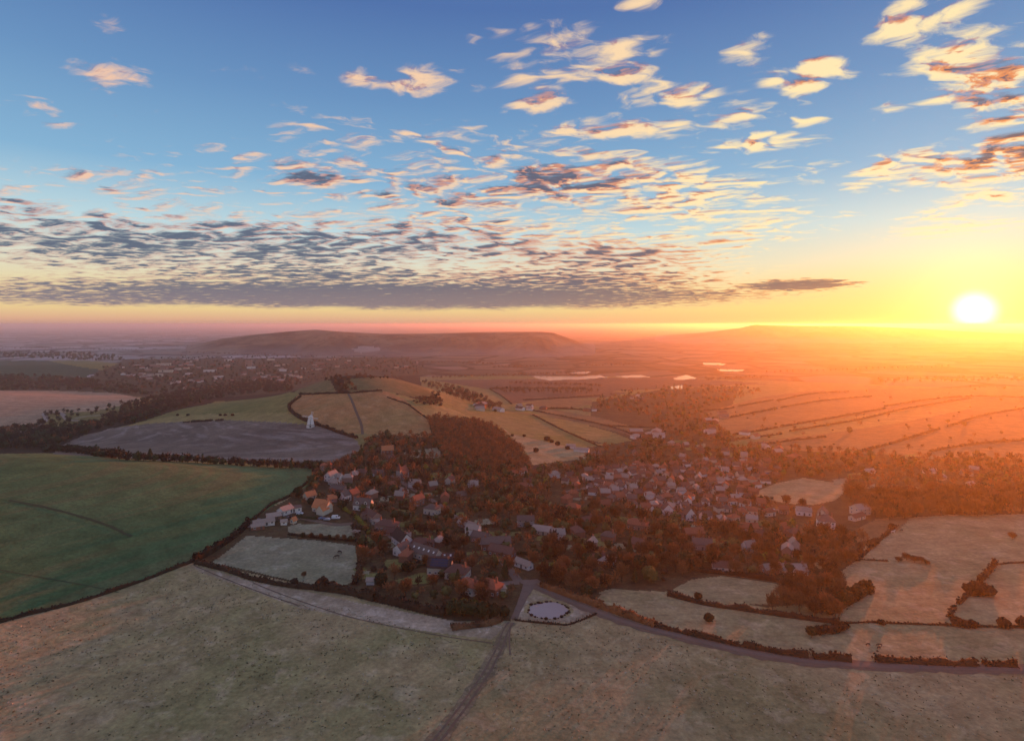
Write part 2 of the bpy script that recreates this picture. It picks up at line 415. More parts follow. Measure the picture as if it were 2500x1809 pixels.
M['ygreen'] = foliage_mat('yellowing_conifer', (.06,.07,.012), (.22,.19,.03))
M['olive_leaf'] = foliage_mat('olive_leaves', (.03,.032,.012), (.13,.12,.04))
M['hedge'] = foliage_mat('hedge_twigs', (.013,.012,.009), (.050,.036,.022))
M['tuft_dark'] = plain('tussock_dark', (.19,.165,.085), .95, .3, .5)
M['tuft_pale'] = plain('tussock_frosted', (.50,.44,.32), .95, .2, .5)
M['leafmud'] = plain('dark_tramline', (.05,.075,.035), .95, .3, .2)
M['bark'] = plain('bark', (.07,.05,.035), .95)
def plain_map():
    """the far clay plain: a patchwork of fields with dark hedges between them"""
    m, b, p = mat('patchwork_plain', 1.0, 0.1)
    co = b.n('ShaderNodeTexCoord').outputs['Object']
    cx, cy, cz_ = b.sep(co)
    w = b.noise(co, 0.0015, 3, 0.5)
    cow = b.v('ADD', co, b.comb(b.m('MULTIPLY', w, 300.0), b.m('MULTIPLY', w, 300.0), 0.0))
    vo = b.n('ShaderNodeTexVoronoi'); vo.inputs['Scale'].default_value = 0.0045; b.put(vo.inputs['Vector'], cow)
    ve = b.n('ShaderNodeTexVoronoi', feature='DISTANCE_TO_EDGE'); ve.inputs['Scale'].default_value = 0.0045; b.put(ve.inputs['Vector'], cow)
    r = b.sep(vo.outputs['Color'])
    col = b.ramp(r[0], [(0, (.22,.24,.22)), (.3, (.34,.34,.33)), (.55, (.42,.40,.40)), (.8, (.24,.21,.18)), (.93, (.50,.49,.50))], 'CONSTANT')  # pale greys put the mist over the far fields into their colour
    col = b.mix(b.rng(ve.outputs[0], 0.03, 0.09, 1.0, 0.0), col, (.09,.08,.07))
    wood = b.noise(co, 0.0022, 5, 0.6)
    col = b.mix(b.rng(wood, 0.56, 0.60), col, (.08,.075,.07))
    # painted mist pallor keeps to the western plain; the marsh side is darker, warmer
    mist_tint = b.rng(b.m('ADD', b.m('DIVIDE', cx, b.m('MAXIMUM', cy, 1.0)), b.m('MULTIPLY_ADD', w, 0.5, -0.25)), -0.42, -0.10)
    col = b.mix(mist_tint, col, b.mix(1.0, b.v('SCALE', col, scale=0.62), (.80,.62,.42), 'MULTIPLY'))
    b.put(p.inputs['Base Color'], col)
    return m
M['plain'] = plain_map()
def water_mat(name):
    m, b, p = mat(name, 0.08, 0.6)
    p.inputs['Base Color'].default_value = (.05, .055, .06, 1)
    p.inputs['IOR'].default_value = 1.33
    co = b.n('ShaderNodeTexCoord').outputs['Object']
    n = b.noise(co, 0.6, 3, 0.5); bp = b.n('ShaderNodeBump'); bp.inputs['Strength'].default_value = 0.04
    b.put(bp.inputs['Height'], n); b.put(p.inputs['Normal'], bp.outputs[0]); return m
M['water'] = water_mat('still_water')
M['ice'] = plain('pond_ice', (.36,.29,.28), 0.35, .10, .15, .5)
M['white_wall'] = plain('white_render', (.80,.74,.68), .8, .12)
M['cream_wall'] = plain('cream_render', (.62,.54,.42), .8, .12)
M['brick_wall'] = plain('red_brick', (.30,.14,.09), .9, .2)
M['pink_wall'] = plain('pinkish_brick', (.40,.25,.19), .9, .15)
M['flint_wall'] = plain('flint', (.34,.31,.28), .9, .25, 2)
M['roof_grey'] = plain('slate_roof', (.16,.12,.10), .97, .25, 1.5, .08)
M['roof_dark'] = plain('dark_slate', (.055,.045,.04), .97, .2, 1.5, .08)
M['roof_brown'] = plain('brown_tile', (.17,.095,.075), .97, .3, 1.5, .08)
M['roof_red'] = plain('red_tile', (.36,.13,.075), .97, .3, 1.5, .08)
M['roof_orange'] = plain('orange_tile', (.58,.22,.10), .97, .25, 1.5, .08)
M['roof_white'] = plain('pale_sheet_roof', (.40,.31,.25), .95, .2, .8, .08)
M['glass'] = plain('dark_glass', (.03,.035,.045), .12, .1, 1, .8)
M['frame'] = plain('white_frame', (.8,.78,.75), .6, .05)
M['door'] = plain('painted_door', (.12,.10,.09), .6, .2)
M['solar'] = plain('solar_cell', (.02,.025,.06), .15, .1, 1, .8)
M['wood'] = plain('weathered_wood', (.22,.16,.11), .9, .3)
M['mill'] = plain('white_weatherboard', (.82,.80,.76), .7, .06)
for n_, c_ in (('car_silver', (.5,.5,.53)), ('car_white', (.8,.8,.8)), ('car_blue', (.10,.16,.30)), ('car_dark', (.05,.05,.06)), ('car_red', (.3,.03,.03))):
    M[n_] = plain(n_, c_, .25, .05, 1, .6)
M['tyre'] = plain('tyre', (.02,.02,.02), .9)
M['horse'] = plain('dark_coat', (.035,.022,.016), .7)
M['pale_coat'] = plain('pale_coat', (.6,.56,.5), .8)

# ------------------------------------------------------------------ object helpers
def tag(o, label=None, cat=None, group=None, kind=None):
    if label: o['label'] = label
    if cat: o['category'] = cat
    if group: o['group'] = group
    if kind: o['kind'] = kind
    return o
def mesh_np(name, V, F, mats, mi=None, smooth=False):
    """V (n,3); F list of arrays (k,3) or (k,4)"""
    me = bpy.data.meshes.new(name)
    if not isinstance(F, list): F = [F]
    F = [np.asarray(f, np.int32) for f in F if len(f)]
    V = np.asarray(V, np.float32)
    tot = np.concatenate([np.full(len(f), f.shape[1], np.int32) for f in F])
    loops = np.concatenate([f.ravel() for f in F])
    me.vertices.add(len(V)); me.vertices.foreach_set('co', V.ravel())
    me.loops.add(len(loops)); me.loops.foreach_set('vertex_index', loops)
    me.polygons.add(len(tot)); st = np.zeros(len(tot), np.int32); st[1:] = np.cumsum(tot)[:-1]
    me.polygons.foreach_set('loop_start', st); me.polygons.foreach_set('loop_total', tot)
    for m in (mats if isinstance(mats, list) else [mats]): me.materials.append(m)
    if mi is not None: me.polygons.foreach_set('material_index', np.asarray(mi, np.int32))
    if smooth: me.polygons.foreach_set('use_smooth', np.ones(len(tot), bool))
    me.update(calc_edges=True); me.validate()
    return me
def link(name, me, parent=None, loc=None, rz=0, kind=None):
    o = bpy.data.objects.new(name, me); C.objects.link(o)
    if parent is not None: o.parent = parent
    if loc is not None: o.location = loc
    if rz: o.rotation_euler = (0, 0, rz)
    if kind: o['kind'] = kind
    return o
def empty(name, loc, rz=0, label=None, cat=None, group=None):
    o = bpy.data.objects.new(name, None); C.objects.link(o); o.location = loc; o.rotation_euler = (0, 0, rz)
    o.empty_display_size = 0.5
    return tag(o, label, cat, group)
class MB:
    """collects boxes, prisms and tubes into one mesh"""
    def __init__(s): s.v = []; s.f = []
    def add(s, vs, fs):
        k = len(s.v); s.v += [tuple(q) for q in vs]; s.f += [tuple(i+k for i in f) for f in fs]; return s
    def box(s, x0, x1, y0, y1, z0, z1):
        return s.add([(x0,y0,z0),(x1,y0,z0),(x1,y1,z0),(x0,y1,z0),(x0,y0,z1),(x1,y0,z1),(x1,y1,z1),(x0,y1,z1)],
                     [(0,3,2,1),(4,5,6,7),(0,1,5,4),(1,2,6,5),(2,3,7,6),(3,0,4,7)])
    def tube(s, pts, rad, n=6, cap=True):
        pts = [Vector(p) for p in pts]; k0 = len(s.v); rings = []
        for i, p in enumerate(pts):
            t = (pts[min(i+1, len(pts)-1)]-pts[max(i-1, 0)]).normalized()
            a = t.cross(Vector((0, 0, 1)) if abs(t.z) < .9 else Vector((1, 0, 0))).normalized(); c = t.cross(a)
            r = rad[i] if hasattr(rad, '__len__') else rad
            s.v += [tuple(p+(a*math.cos(2*math.pi*j/n)+c*math.sin(2*math.pi*j/n))*r) for j in range(n)]
        for i in range(len(pts)-1):
            for j in range(n):
                a0 = k0+i*n+j; a1 = k0+i*n+(j+1) % n; s.f.append((a0, a1, a1+n, a0+n))
        if cap:
            s.f.append(tuple(k0+j for j in range(n))[::-1]); s.f.append(tuple(k0+(len(pts)-1)*n+j for j in range(n)))
        return s
    def me(s, name, m):
        me = bpy.data.meshes.new(name); me.from_pydata(s.v, [], s.f); me.materials.append(m); me.update(); return me

# ------------------------------------------------------------------ ground: one sheet, divided where one field meets the next
# (outlines measured on the photograph; near, far = the depths they apply to)
FIELDS = [
 ('valley_floor','valley',[(-200,1100),(-200,780),(2500,780),(2500,1100)],500,1900),
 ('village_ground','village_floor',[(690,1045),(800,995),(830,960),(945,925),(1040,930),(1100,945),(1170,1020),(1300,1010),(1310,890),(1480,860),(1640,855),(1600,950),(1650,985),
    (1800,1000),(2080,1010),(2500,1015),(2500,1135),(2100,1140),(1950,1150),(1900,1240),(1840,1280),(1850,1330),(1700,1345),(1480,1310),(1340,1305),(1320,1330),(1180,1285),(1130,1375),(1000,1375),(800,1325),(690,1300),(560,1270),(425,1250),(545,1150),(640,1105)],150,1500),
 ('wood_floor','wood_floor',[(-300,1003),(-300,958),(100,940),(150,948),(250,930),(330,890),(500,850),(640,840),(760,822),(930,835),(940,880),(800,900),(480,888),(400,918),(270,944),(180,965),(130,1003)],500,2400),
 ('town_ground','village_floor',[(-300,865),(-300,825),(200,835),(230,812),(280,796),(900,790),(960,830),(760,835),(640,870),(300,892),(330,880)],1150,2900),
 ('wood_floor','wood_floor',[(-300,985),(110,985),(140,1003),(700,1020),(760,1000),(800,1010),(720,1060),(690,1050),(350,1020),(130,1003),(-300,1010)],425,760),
 ('green_field','green',[(-400,1000),(130,995),(350,1010),(690,1038),(694,1070),(620,1110),(560,1150),(500,1200),(430,1240),(380,1262),(300,1292),(180,1330),(60,1362),(0,1380),(-400,1440)],150,480),
 ('ploughed_field','plough',[(110,1010),(140,985),(180,966),(250,948),(330,938),(400,934),(500,930),(600,934),(690,940),(750,955),(790,975),(800,995),(780,1010),(740,1040),(400,1040)],500,800),
 ('pale_strip_field','olive_light',[(265,946),(320,932),(400,918),(520,915),(640,914),(680,935),(690,940),(600,934),(500,930),(400,934),(330,938)],560,960),
 ('beige_field','beige',[(-300,868),(0,864),(120,865),(250,870),(326,884),(282,895),(208,911),(150,914),(96,916),(88,940),(60,950),(-300,968)],700,1600),
 ('dark_field','darkgreen',[(-300,789),(0,792),(96,798),(256,806),(224,818),(192,834),(0,832),(-300,832)],1100,2500),
 ('olive_strip','olive',[(96,797),(180,797),(262,805),(226,820),(150,808)],1100,2500),
 ('down_field','olive',[(300,938),(380,912),(430,898),(500,880),(560,876),(640,868),(670,870),(650,882),(638,896),(648,912),(640,914),(520,915),(400,919),(340,928)],600,1000),
 ('stubble_field','tan',[(648,912),(640,896),(660,875),(770,870),(790,900),(802,960),(790,962),(740,955),(690,935)],560,960),
 ('stubble_field','tan',[(770,870),(860,866),(895,884),(948,925),(956,968),(830,962),(802,960),(790,900)],540,960),
 ('hilltop_field','down_brown',[(650,870),(668,855),(690,846),(730,838),(745,868),(700,872)],700,1040),
 ('hilltop_field','down_brown',[(765,838),(870,834),(935,850),(978,892),(940,886),(860,868),(775,868),(760,855)],700,1060),
 ('slope_field','olive_light',[(860,868),(940,888),(1000,905),(1045,925),(1040,932),(1000,925),(948,925),(895,884)],560,1050),
 ('valley_field','valley',[(935,850),(975,868),(1060,895),(1100,902),(1140,905),(1175,915),(1230,950),(1290,975),(1340,985),(1310,990),(1240,985),(1130,960),(1100,945),(1045,925),(978,892)],480,1300),
 ('rough_pasture','paddock_warm',[(1110,945),(1130,960),(1240,985),(1300,1000),(1305,1015),(1240,1022),(1180,1030),(1165,1000),(1140,975)],420,900),
 ('valley_field','valley_tan',[(1160,905),(1230,908),(1330,925),(1400,945),(1450,948),(1380,960),(1300,940),(1230,925)],480,1500),
 ('valley_field','valley',[(1180,918),(1300,942),(1360,958),(1400,975),(1350,985),(1280,968),(1220,945)],480,1500),
 ('brown_field','valley_brown',[(1090,862),(1300,862),(1390,870),(1340,880),(1210,885),(1130,895),(1120,880)],700,1700),
 ('valley_field','valley_tan',[(1170,893),(1240,882),(1310,886),(1310,895),(1260,905),(1200,903)],700,1500),
 ('marsh','valley_brown',[(960,842),(1500,835),(1700,850),(1480,860),(1330,868),(1080,862)],900,2200),
 ('right_pasture','valley_tan',[(1560,915),(1680,880),(1800,865),(2500,850),(2500,1020),(2080,1012),(1800,1000),(1660,988),(1610,955)],450,1500),
 ('right_pasture','valley',[(1625,965),(1800,935),(2000,905),(2150,880),(2150,905),(2000,935),(1850,958),(1650,980)],450,1500),
 ('cricket_field','paddock_warm',[(1665,1092),(1720,1070),(1780,1058),(1868,1072),(1874,1085),(1850,1108),(1800,1118),(1740,1114),(1690,1105)],300,700),
 ('corner_field','paddock_warm',[(1960,1085),(2060,1075),(2110,1082),(2100,1095),(2010,1105)],300,700),
 ('corner_field','valley_tan',[(2130,1105),(2500,1095),(2500,1130),(2140,1132)],300,700),
 ('big_pasture','paddock_warm',[(1960,1170),(2110,1150),(2500,1140),(2500,1400),(2268,1384),(2100,1380),(1860,1375),(1870,1340),(1930,1305),(1840,1285),(1870,1262),(1925,1230),(1940,1200)],100,600),
 ('long_pasture','paddock_warm',[(1325,1312),(1360,1302),(1480,1322),(1650,1345),(1800,1368),(1860,1376),(2500,1392),(2500,1482),(2268,1474),(1950,1466),(1700,1440),(1600,1420),(1480,1388),(1380,1352)],100,500),
 ('hay_field','paddock_warm',[(1490,1305),(1530,1283),(1600,1275),(1740,1295),(1750,1310),(1705,1338),(1620,1338),(1530,1325)],100,500),
 ('track_field','paddock_warm',[(1800,1250),(1850,1222),(1880,1218),(1860,1240),(1815,1260)],100,600),
 ('garden_field','valley_tan',[(1940,1150),(2020,1140),(2000,1165),(1960,1190),(1900,1200),(1880,1180)],100,600),
 ('paddock','paddock',[(637,1166),(660,1160),(770,1160),(782,1168),(790,1186),(770,1190),(640,1180)],100,600),
 ('paddock','paddock',[(470,1246),(510,1215),(548,1186),(700,1196),(786,1208),(792,1245),(790,1285),(755,1298),(700,1296),(600,1275),(540,1260)],100,600),
 ('lawn','lawn',[(875,1285),(930,1268),(960,1270),(955,1290),(890,1295)],100,600),
 ('lawn','lawn',[(850,1240),(905,1236),(910,1250),(870,1262),(855,1255)],100,600),
 ('lawn','paddock',[(890,1002),(935,996),(975,990),(975,1012),(950,1015),(900,1010)],100,800),
 ('lawn','lawn',[(930,1048),(1000,1046),(1010,1056),(960,1060)],100,700),
 ('lawn','lawn',[(1070,1175),(1130,1180),(1110,1190),(1080,1188)],100,700),
 ('lawn','paddock',[(1500,1158),(1560,1162),(1555,1172),(1500,1170)],100,700),
 ('lawn','lawn',[(1190,1245),(1250,1243),(1260,1262),(1200,1264)],100,700),
 ('lawn','lawn',[(950,1120),(985,1120),(985,1132),(955,1134)],100,700),
 ('lawn','lawn',[(1098,1290),(1120,1288),(1125,1305),(1105,1308)],100,700),
 ('rough_verge','rough',[(425,1252),(470,1262),(560,1288),(690,1312),(800,1336),(1000,1374),(1120,1385),(1090,1415),(960,1400),(800,1372),(660,1345),(540,1300),(440,1266)],100,500),
 ('pond_plot','rough',[(1163,1325),(1185,1315),(1250,1335),(1318,1358),(1262,1380),(1190,1375),(1140,1370)],100,500),
 ('right_field','frost_right',[(1138,1372),(1190,1376),(1262,1381),(1318,1358),(1400,1392),(1500,1420),(1700,1465),(1950,1487),(2268,1492),(2900,1500),(2900,2200),(1000,2200),(960,1641),(1060,1480),(1110,1400)],20,600),
 ('chalk_scar','chalk',[(775,774),(800,768),(840,768),(842,778),(800,782)],2500,4000),
 ('water','water',[(1172,832),(1220,833),(1270,835),(1330,831),(1345,836),(1290,840),(1215,842),(1190,838)],900,2600),
 ('water','water',[(1360,833),(1420,830),(1440,835),(1390,837)],900,2600),
 ('water','water',[(1490,838),(1520,830),(1545,838),(1500,842)],900,2600),
 ('water','water',[(1480,857),(1510,853),(1512,860),(1485,862)],900,2600),
 ('water','water',[(1555,803),(1600,805),(1612,808),(1560,808)],1200,3200),
 ('water','water',[(1590,818),(1650,819),(1645,822),(1595,822)],1200,3200),
 ('water','water',[(1250,826),(1310,822),(1300,828)],1200,3200),
]
_lr = random.Random(5)
for (gx, gy, n_) in ((850,1195,3),(920,1170,4),(1000,1180,4),(880,1110,3),(960,1090,3),(1050,1130,4),(1100,1160,3),(1160,1110,3),(1230,1200,4),(1330,1190,4),(1400,1210,3),(1470,1170,3),(1280,1110,3),
                     (1600,1210,3),(1540,1240,2),(1080,1240,2),(820,1260,3),(1380,1140,2),(1700,1180,3),(1500,980,3),(1600,1000,3),(1900,1060,3),(2050,1030,3)):
    for _ in range(n_):
        x_, y_, w_, h_ = gx+_lr.uniform(-55, 55), gy+_lr.uniform(-22, 22), _lr.uniform(10, 24), _lr.uniform(3.5, 7.5); k_ = _lr.uniform(-8, 8)
        FIELDS.append(('lawn', _lr.choice(['lawn','lawn','paddock']), [(x_-w_, y_-h_*.6), (x_+w_*.8, y_-h_), (x_+w_+k_, y_+h_*.8), (x_-w_+k_, y_+h_)], 150, 1100))

def build_ground():
    th = np.concatenate([np.linspace(-math.pi, -0.9, 46)[:-1], np.arange(-0.9, 0.9, 0.00205), np.linspace(0.9, math.pi, 46)])
    ys = [1760]
    while ys[-1] > 719.2:
        y = ys[-1]; ys.append(y - (3.0 if y > 1300 else 2.2 if y > 1060 else 1.6 if y > 860 else 1.1 if y > 760 else 2.0 if y > 728 else 1.2))
    rs = [2, 25, 60, 100, 130] + [FL*CZ/(y-HY) for y in ys if y > 720.6]
    rs = sorted(set(rs) | set(np.arange(2700, 7000, 60)))
    rs = np.array(rs + [80000.0])
    keep = [0]
    for i in range(1, len(rs)):
        if rs[i]-rs[keep[-1]] > 0.3: keep.append(i)
    rs = rs[keep]
    nt, nr = len(th), len(rs)
    T, Rr = np.meshgrid(th, rs, indexing='ij')
    X = Rr*np.sin(T); Y = Rr*np.cos(T); Z = height(X, Y)
    Z[:, 0] = height(0, 2.0)
    V = np.stack([X, Y, Z], 2).reshape(-1, 3)
    i, j = np.meshgrid(np.arange(nt-1), np.arange(nr-1), indexing='ij')
    a = (i*nr+j).ravel()
    F = np.stack([a, a+nr, a+nr+1, a+1], 1)[:, ::-1]
    F = F[:, ::-1].copy()
    cen = V[F].mean(1)
    cls = np.zeros(len(F), int)
    front = cen[:, 1] > 20
    px = np.full(len(F), -9999.0); py = np.full(len(F), -9999.0)
    px[front], py[front] = project(cen[front, 0], cen[front, 1], cen[front, 2])
    nz = fbm(cen[:, 0]/14, cen[:, 1]/14, 3)
    far = (np.hypot(cen[:, 0], cen[:, 1]) > 1750)
    for k, (n, m, poly, y0, y1) in enumerate(FIELDS):
        P = np.array(poly, float)
        sel = front & (px > P[:, 0].min()-3) & (px < P[:, 0].max()+3) & (py > P[:, 1].min()-3) & (py < P[:, 1].max()+3) & (cen[:, 1] > y0) & (cen[:, 1] < y1)
        idx = np.nonzero(sel)[0]
        ins = inpoly(px[idx]+nz[idx]*1.2, py[idx]+nz[idx]*0.8, poly)
        if k == 0: ins &= ~far[idx]
        cls[idx[ins]] = k+1
    rest = cls == 0
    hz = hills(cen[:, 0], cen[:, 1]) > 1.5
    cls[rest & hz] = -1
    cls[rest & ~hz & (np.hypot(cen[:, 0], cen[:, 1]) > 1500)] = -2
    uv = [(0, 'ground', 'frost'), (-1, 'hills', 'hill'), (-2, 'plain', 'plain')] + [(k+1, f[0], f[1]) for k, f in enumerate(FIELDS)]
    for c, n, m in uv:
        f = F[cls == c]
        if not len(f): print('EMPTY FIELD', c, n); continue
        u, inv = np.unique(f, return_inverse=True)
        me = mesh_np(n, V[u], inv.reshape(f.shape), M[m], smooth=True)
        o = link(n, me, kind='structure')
build_ground()

# ------------------------------------------------------------------ haze
def build_haze():
    mb = MB().box(-86000, 86000, -86000, 86000, -52, 131)
    m = bpy.data.materials.new('air'); m.use_nodes = True; nt = m.node_tree; nt.nodes.clear()
    v = nt.nodes.new('ShaderNodeVolumePrincipled'); o = nt.nodes.new('ShaderNodeOutputMaterial')
    v.inputs['Color'].default_value = (0.94, 0.945, 0.975, 1); v.inputs['Density'].default_value = HAZE_DENSITY
    v.inputs['Anisotropy'].default_value = HAZE_G
    nt.links.new(v.outputs[0], o.inputs['Volume'])
    ob = link('haze', mb.me('haze', m), kind='stuff')
build_haze()

# ------------------------------------------------------------------ tracks, lane, pond
def spline(pts, step):
    pts = [np.array(p, float) for p in pts]; out = []
    for i in range(len(pts)-1):
        p0 = pts[max(i-1, 0)]; p1 = pts[i]; p2 = pts[i+1]; p3 = pts[min(i+2, len(pts)-1)]
        n = max(2, int(np.linalg.norm(p2-p1)/step))
        for k in range(n):
            t = k/n; out.append(0.5*((2*p1)+(-p0+p2)*t+(2*p0-5*p1+4*p2-p3)*t*t+(-p0+3*p1-3*p2+p3)*t**3))
    out.append(pts[-1]); return np.array(out)
def ribbon(name, pts, width, m, off=0.12, side=0.0, wob=0.0, step=2.0):
    """strip laid on the ground along photo points; side shifts it across, in metres"""
    W = G([p[0] for p in pts], [p[1] for p in pts])[:, :2]
    c = spline(W, step); t = np.gradient(c, axis=0); t /= np.linalg.norm(t, axis=1)[:, None]
    nrm = np.stack([t[:, 1], -t[:, 0]], 1)
    s = np.linspace(0, 1, len(c)); wd = np.interp(s, np.linspace(0, 1, len(width)), width) if hasattr(width, '__len__') else np.full(len(c), float(width))
    w1 = wd*(1+wob*fbm(c[:, 0]/5, c[:, 1]/5, 3)); w2 = wd*(1+wob*fbm(c[:, 0]/5+9, c[:, 1]/5, 3))
    cols = []
    for f in (-1, -.5, 0, .5, 1):
        q = c + nrm*(side + f*0.5*(w1 if f < 0 else w2))[:, None]
        cols.append(np.column_stack([q, height(q[:, 0], q[:, 1])+off]))
    V = np.stack(cols, 1).reshape(-1, 3); n = len(c); F = []
    for i in range(n-1):
        for k in range(4): a = i*5+k; F.append((a, a+1, a+6, a+5))
    o = link(name, mesh_np(name, V, np.array(F), m, smooth=True), kind='structure'); return o
TR = [(1132,1378),(1118,1400),(1108,1430),(1085,1475),(1050,1530),(1010,1585),(968,1640),(900,1730)]
ribbon('track', TR, [4.5,5,5.5,5.5,6], M['track_grass'], .10, wob=.6)
ribbon('rut', TR, .8, M['mud'], .16, side=-1.1, wob=.9)
ribbon('rut', TR, .7, M['mud'], .16, side=0.9, wob=.9)
ribbon('rut', [(1132,1380),(1128,1410),(1130,1450)], .6, M['mud'], .16, wob=.4)
LN = [(1172,1296),(1190,1300),(1240,1322),(1320,1354),(1400,1382),(1500,1408),(1600,1432),(1700,1452),(1830,1468),(1950,1475),(2100,1479),(2268,1482),(2500,1480)]
ribbon('lane_verge', LN, 6.2, M['mud'], .10, wob=.5)
ribbon('lane', LN, 2.4, M['asphalt'], .18)
ribbon('road', [(1172,1284),(1170,1300),(1160,1322),(1150,1345),(1138,1372)], [6,5,3.6,3,2.6], M['asphalt'], .16, wob=.2)
ribbon('road', [(1155,1288),(1175,1290),(1195,1286)], [4,6,4], M['asphalt'], .2)
ribbon('footpath', [(560,1290),(640,1322),(760,1362),(860,1385),(980,1408),(1090,1424)], .5, M['mud'], .12, wob=.6)
ribbon('footpath', [(430,1252),(520,1290),(660,1340)], .6, M['mud'], .12, wob=.6)
ribbon('farm_track', [(770,871),(778,885),(790,915),(800,940),(803,962)], 3, M['mud'], .3, wob=.3)
ribbon('farm_track', [(640,1158),(665,1148),(700,1154),(745,1162),(790,1158)], 4, M['mud'], .15, wob=.2)
ribbon('farm_track', [(548,1168),(562,1160),(575,1148)], 2, M['chalk'], .15)
ribbon('track', [(0,1262),(100,1280),(200,1298),(262,1312)], .5, M['leafmud'], .15, wob=.8)
ribbon('track', [(20,1108),(120,1128),(230,1160),(290,1188)], 1.8, M['leafmud'], .15, wob=.9)
ribbon('tree_shade_path', [(785,1168),(796,1200),(798,1250),(790,1290)], 4, M['village_floor'], .12, wob=.4) if False else None
ribbon('winding_road', [(20,965),(80,945),(102,930),(98,918),(110,914),(135,916),(150,930),(175,932)], 7, M['chalk'], .6)
ribbon('verge', [(165,928),(190,923),(250,918)], 8, M['paddock'], .6)
for xs in ([(1560,1010),(1500,1040),(1420,1060),(1330,1075),(1250,1090)], [(1700,1050),(1600,1075),(1500,1090),(1420,1105)], [(1740,1130),(1640,1125),(1540,1118),(1440,1112)],
           [(1320,1045),(1400,1075),(1500,1115),(1560,1140)], [(820,1150),(870,1190),(950,1240),(1040,1290),(1150,1290)], [(1150,1290),(1120,1250),(1080,1200),(1040,1170),(960,1110),(860,1050)]):
    ribbon('street', xs, 4.5, M['asphalt'], .2)
ribbon('valley_road', [(1040,890),(1090,903),(1200,922),(1330,940),(1440,985)], 4, M['mud'], .4, wob=.3)
def poly_sheet(name, pts, m, off, n=48):
    W = G([p[0] for p in pts], [p[1] for p in pts]); z = W[:, 2].mean()+off
    c = W[:, :2].mean(0)
    V = [(c[0], c[1], z)]+[(p[0], p[1], z) for p in W]; k = len(pts)
    return link(name, mesh_np(name, V, np.array([(0, i+1, (i+1) % k+1) for i in range(k)]), m), kind='structure')
PC = (1214, 1352)
ring = lambda rx, ry, n, jit=0.0: [(PC[0]+rx*math.cos(t)*(1+jit*math.sin(7*t+1)), PC[1]+ry*math.sin(t)*(1+jit*math.cos(5*t))) for t in np.linspace(0, 2*math.pi, n, endpoint=False)]
poly_sheet('bank', ring(55, 23, 60, .03), M['paddock_warm'], .10)
poly_sheet('pond', ring(43, 17, 60, .05), M['ice'], .16)

# ------------------------------------------------------------------ foliage builders
def unit(v): return v/np.maximum(np.linalg.norm(v, axis=1), 1e-9)[:, None]
def quads(cen, ax, bx, n0=0):
    """quads at cen spanned by half vectors ax, bx"""
    V = np.stack([cen-ax-bx, cen+ax-bx, cen+ax+bx, cen-ax+bx], 1).reshape(-1, 3)
    F = np.arange(len(V)).reshape(-1, 4)+n0
    return V, F
def merge(parts):
    Vs, Fs, k = [], {3: [], 4: []}, 0
    for V, F in parts:
        V = np.asarray(V, float); Vs.append(V)
        for f in (F if isinstance(F, list) else [F]):
            f = np.asarray(f)
            if len(f): Fs[f.shape[1]].append(f+k)
        k += len(V)
    return np.concatenate(Vs), [np.concatenate(Fs[q]) for q in (3, 4) if Fs[q]]
def blob(rx, ry, rz, cz, lump, r, nseg=9, nring=6):
    V = [(0, 0, cz+rz)]
    for i in range(1, nring):
        p = math.pi*i/nring
        for j in range(nseg):
            t = 2*math.pi*(j+.5*(i % 2))/nseg; k = 1+lump*(r.random()-.5)*2
            V.append((rx*math.sin(p)*math.cos(t)*k, ry*math.sin(p)*math.sin(t)*k, cz+rz*math.cos(p)*k))
    V.append((0, 0, cz-rz)); T, Q = [], []
    for j in range(nseg):
        T.append((0, 1+j, 1+(j+1) % nseg)); e = 1+(nring-2)*nseg; T.append((len(V)-1, e+(j+1) % nseg, e+j))
        for i in range(nring-2):
            a = 1+i*nseg+j; c = 1+i*nseg+(j+1) % nseg; Q.append((a, a+nseg, c+nseg, c))
    return np.array(V), [np.array(T), np.array(Q)]
def ctube(pts, rad, n=4):
    mb = MB().tube(pts, rad, n, cap=False); return np.array(mb.v), np.array(mb.f)
def trunk_geo(h, r, hi):
    return ctube([(0, 0, -1.0), (0, 0, h*.3), (.1*r, 0, h*.6)], [h*.030, h*.022, h*.012], 6 if hi else 4)
def crown_bare(h, r, n, seed, hi=True, tw=0.06, ln=0.30):
    g = np.random.default_rng(seed); parts = []
    cz = h*.60; rz = h*.40
    nl = 9 if hi else 0
    for i in range(nl):
        a = 2*math.pi*i/nl+g.random(); up = .35+.6*g.random(); L = r*(.55+.35*g.random())
        p0 = (0, 0, h*(.22+.25*g.random())); p1 = (math.cos(a)*L*.5, math.sin(a)*L*.5, p0[2]+h*.18*up+.5); p2 = (math.cos(a)*L, math.sin(a)*L, p1[2]+h*.22*up)
        parts.append(ctube([p0, p1, p2], [h*.014, h*.009, h*.004], 4))
    d = unit(g.normal(size=(n, 3))); lobes = unit(g.normal(size=(9, 3)))
    lob = 0.70+0.36*np.clip((d@lobes.T).max(1), 0, 1)**6
    rad = lob*(g.random(n)**.45)
    cen = d*rad[:, None]*np.array([r, r, rz]); cen[:, 2] += cz
    out = unit(d+np.array([0, 0, .5])+g.normal(size=(n, 3))*.45)
    sd = unit(np.cross(out, g.normal(size=(n, 3))))
    l = r*ln*(.6+.8*g.random(n)); w = r*tw*(.6+.8*g.random(n))
    parts.append(quads(cen, out*l[:, None]*.5, sd*w[:, None]*.5))
    return merge(parts)
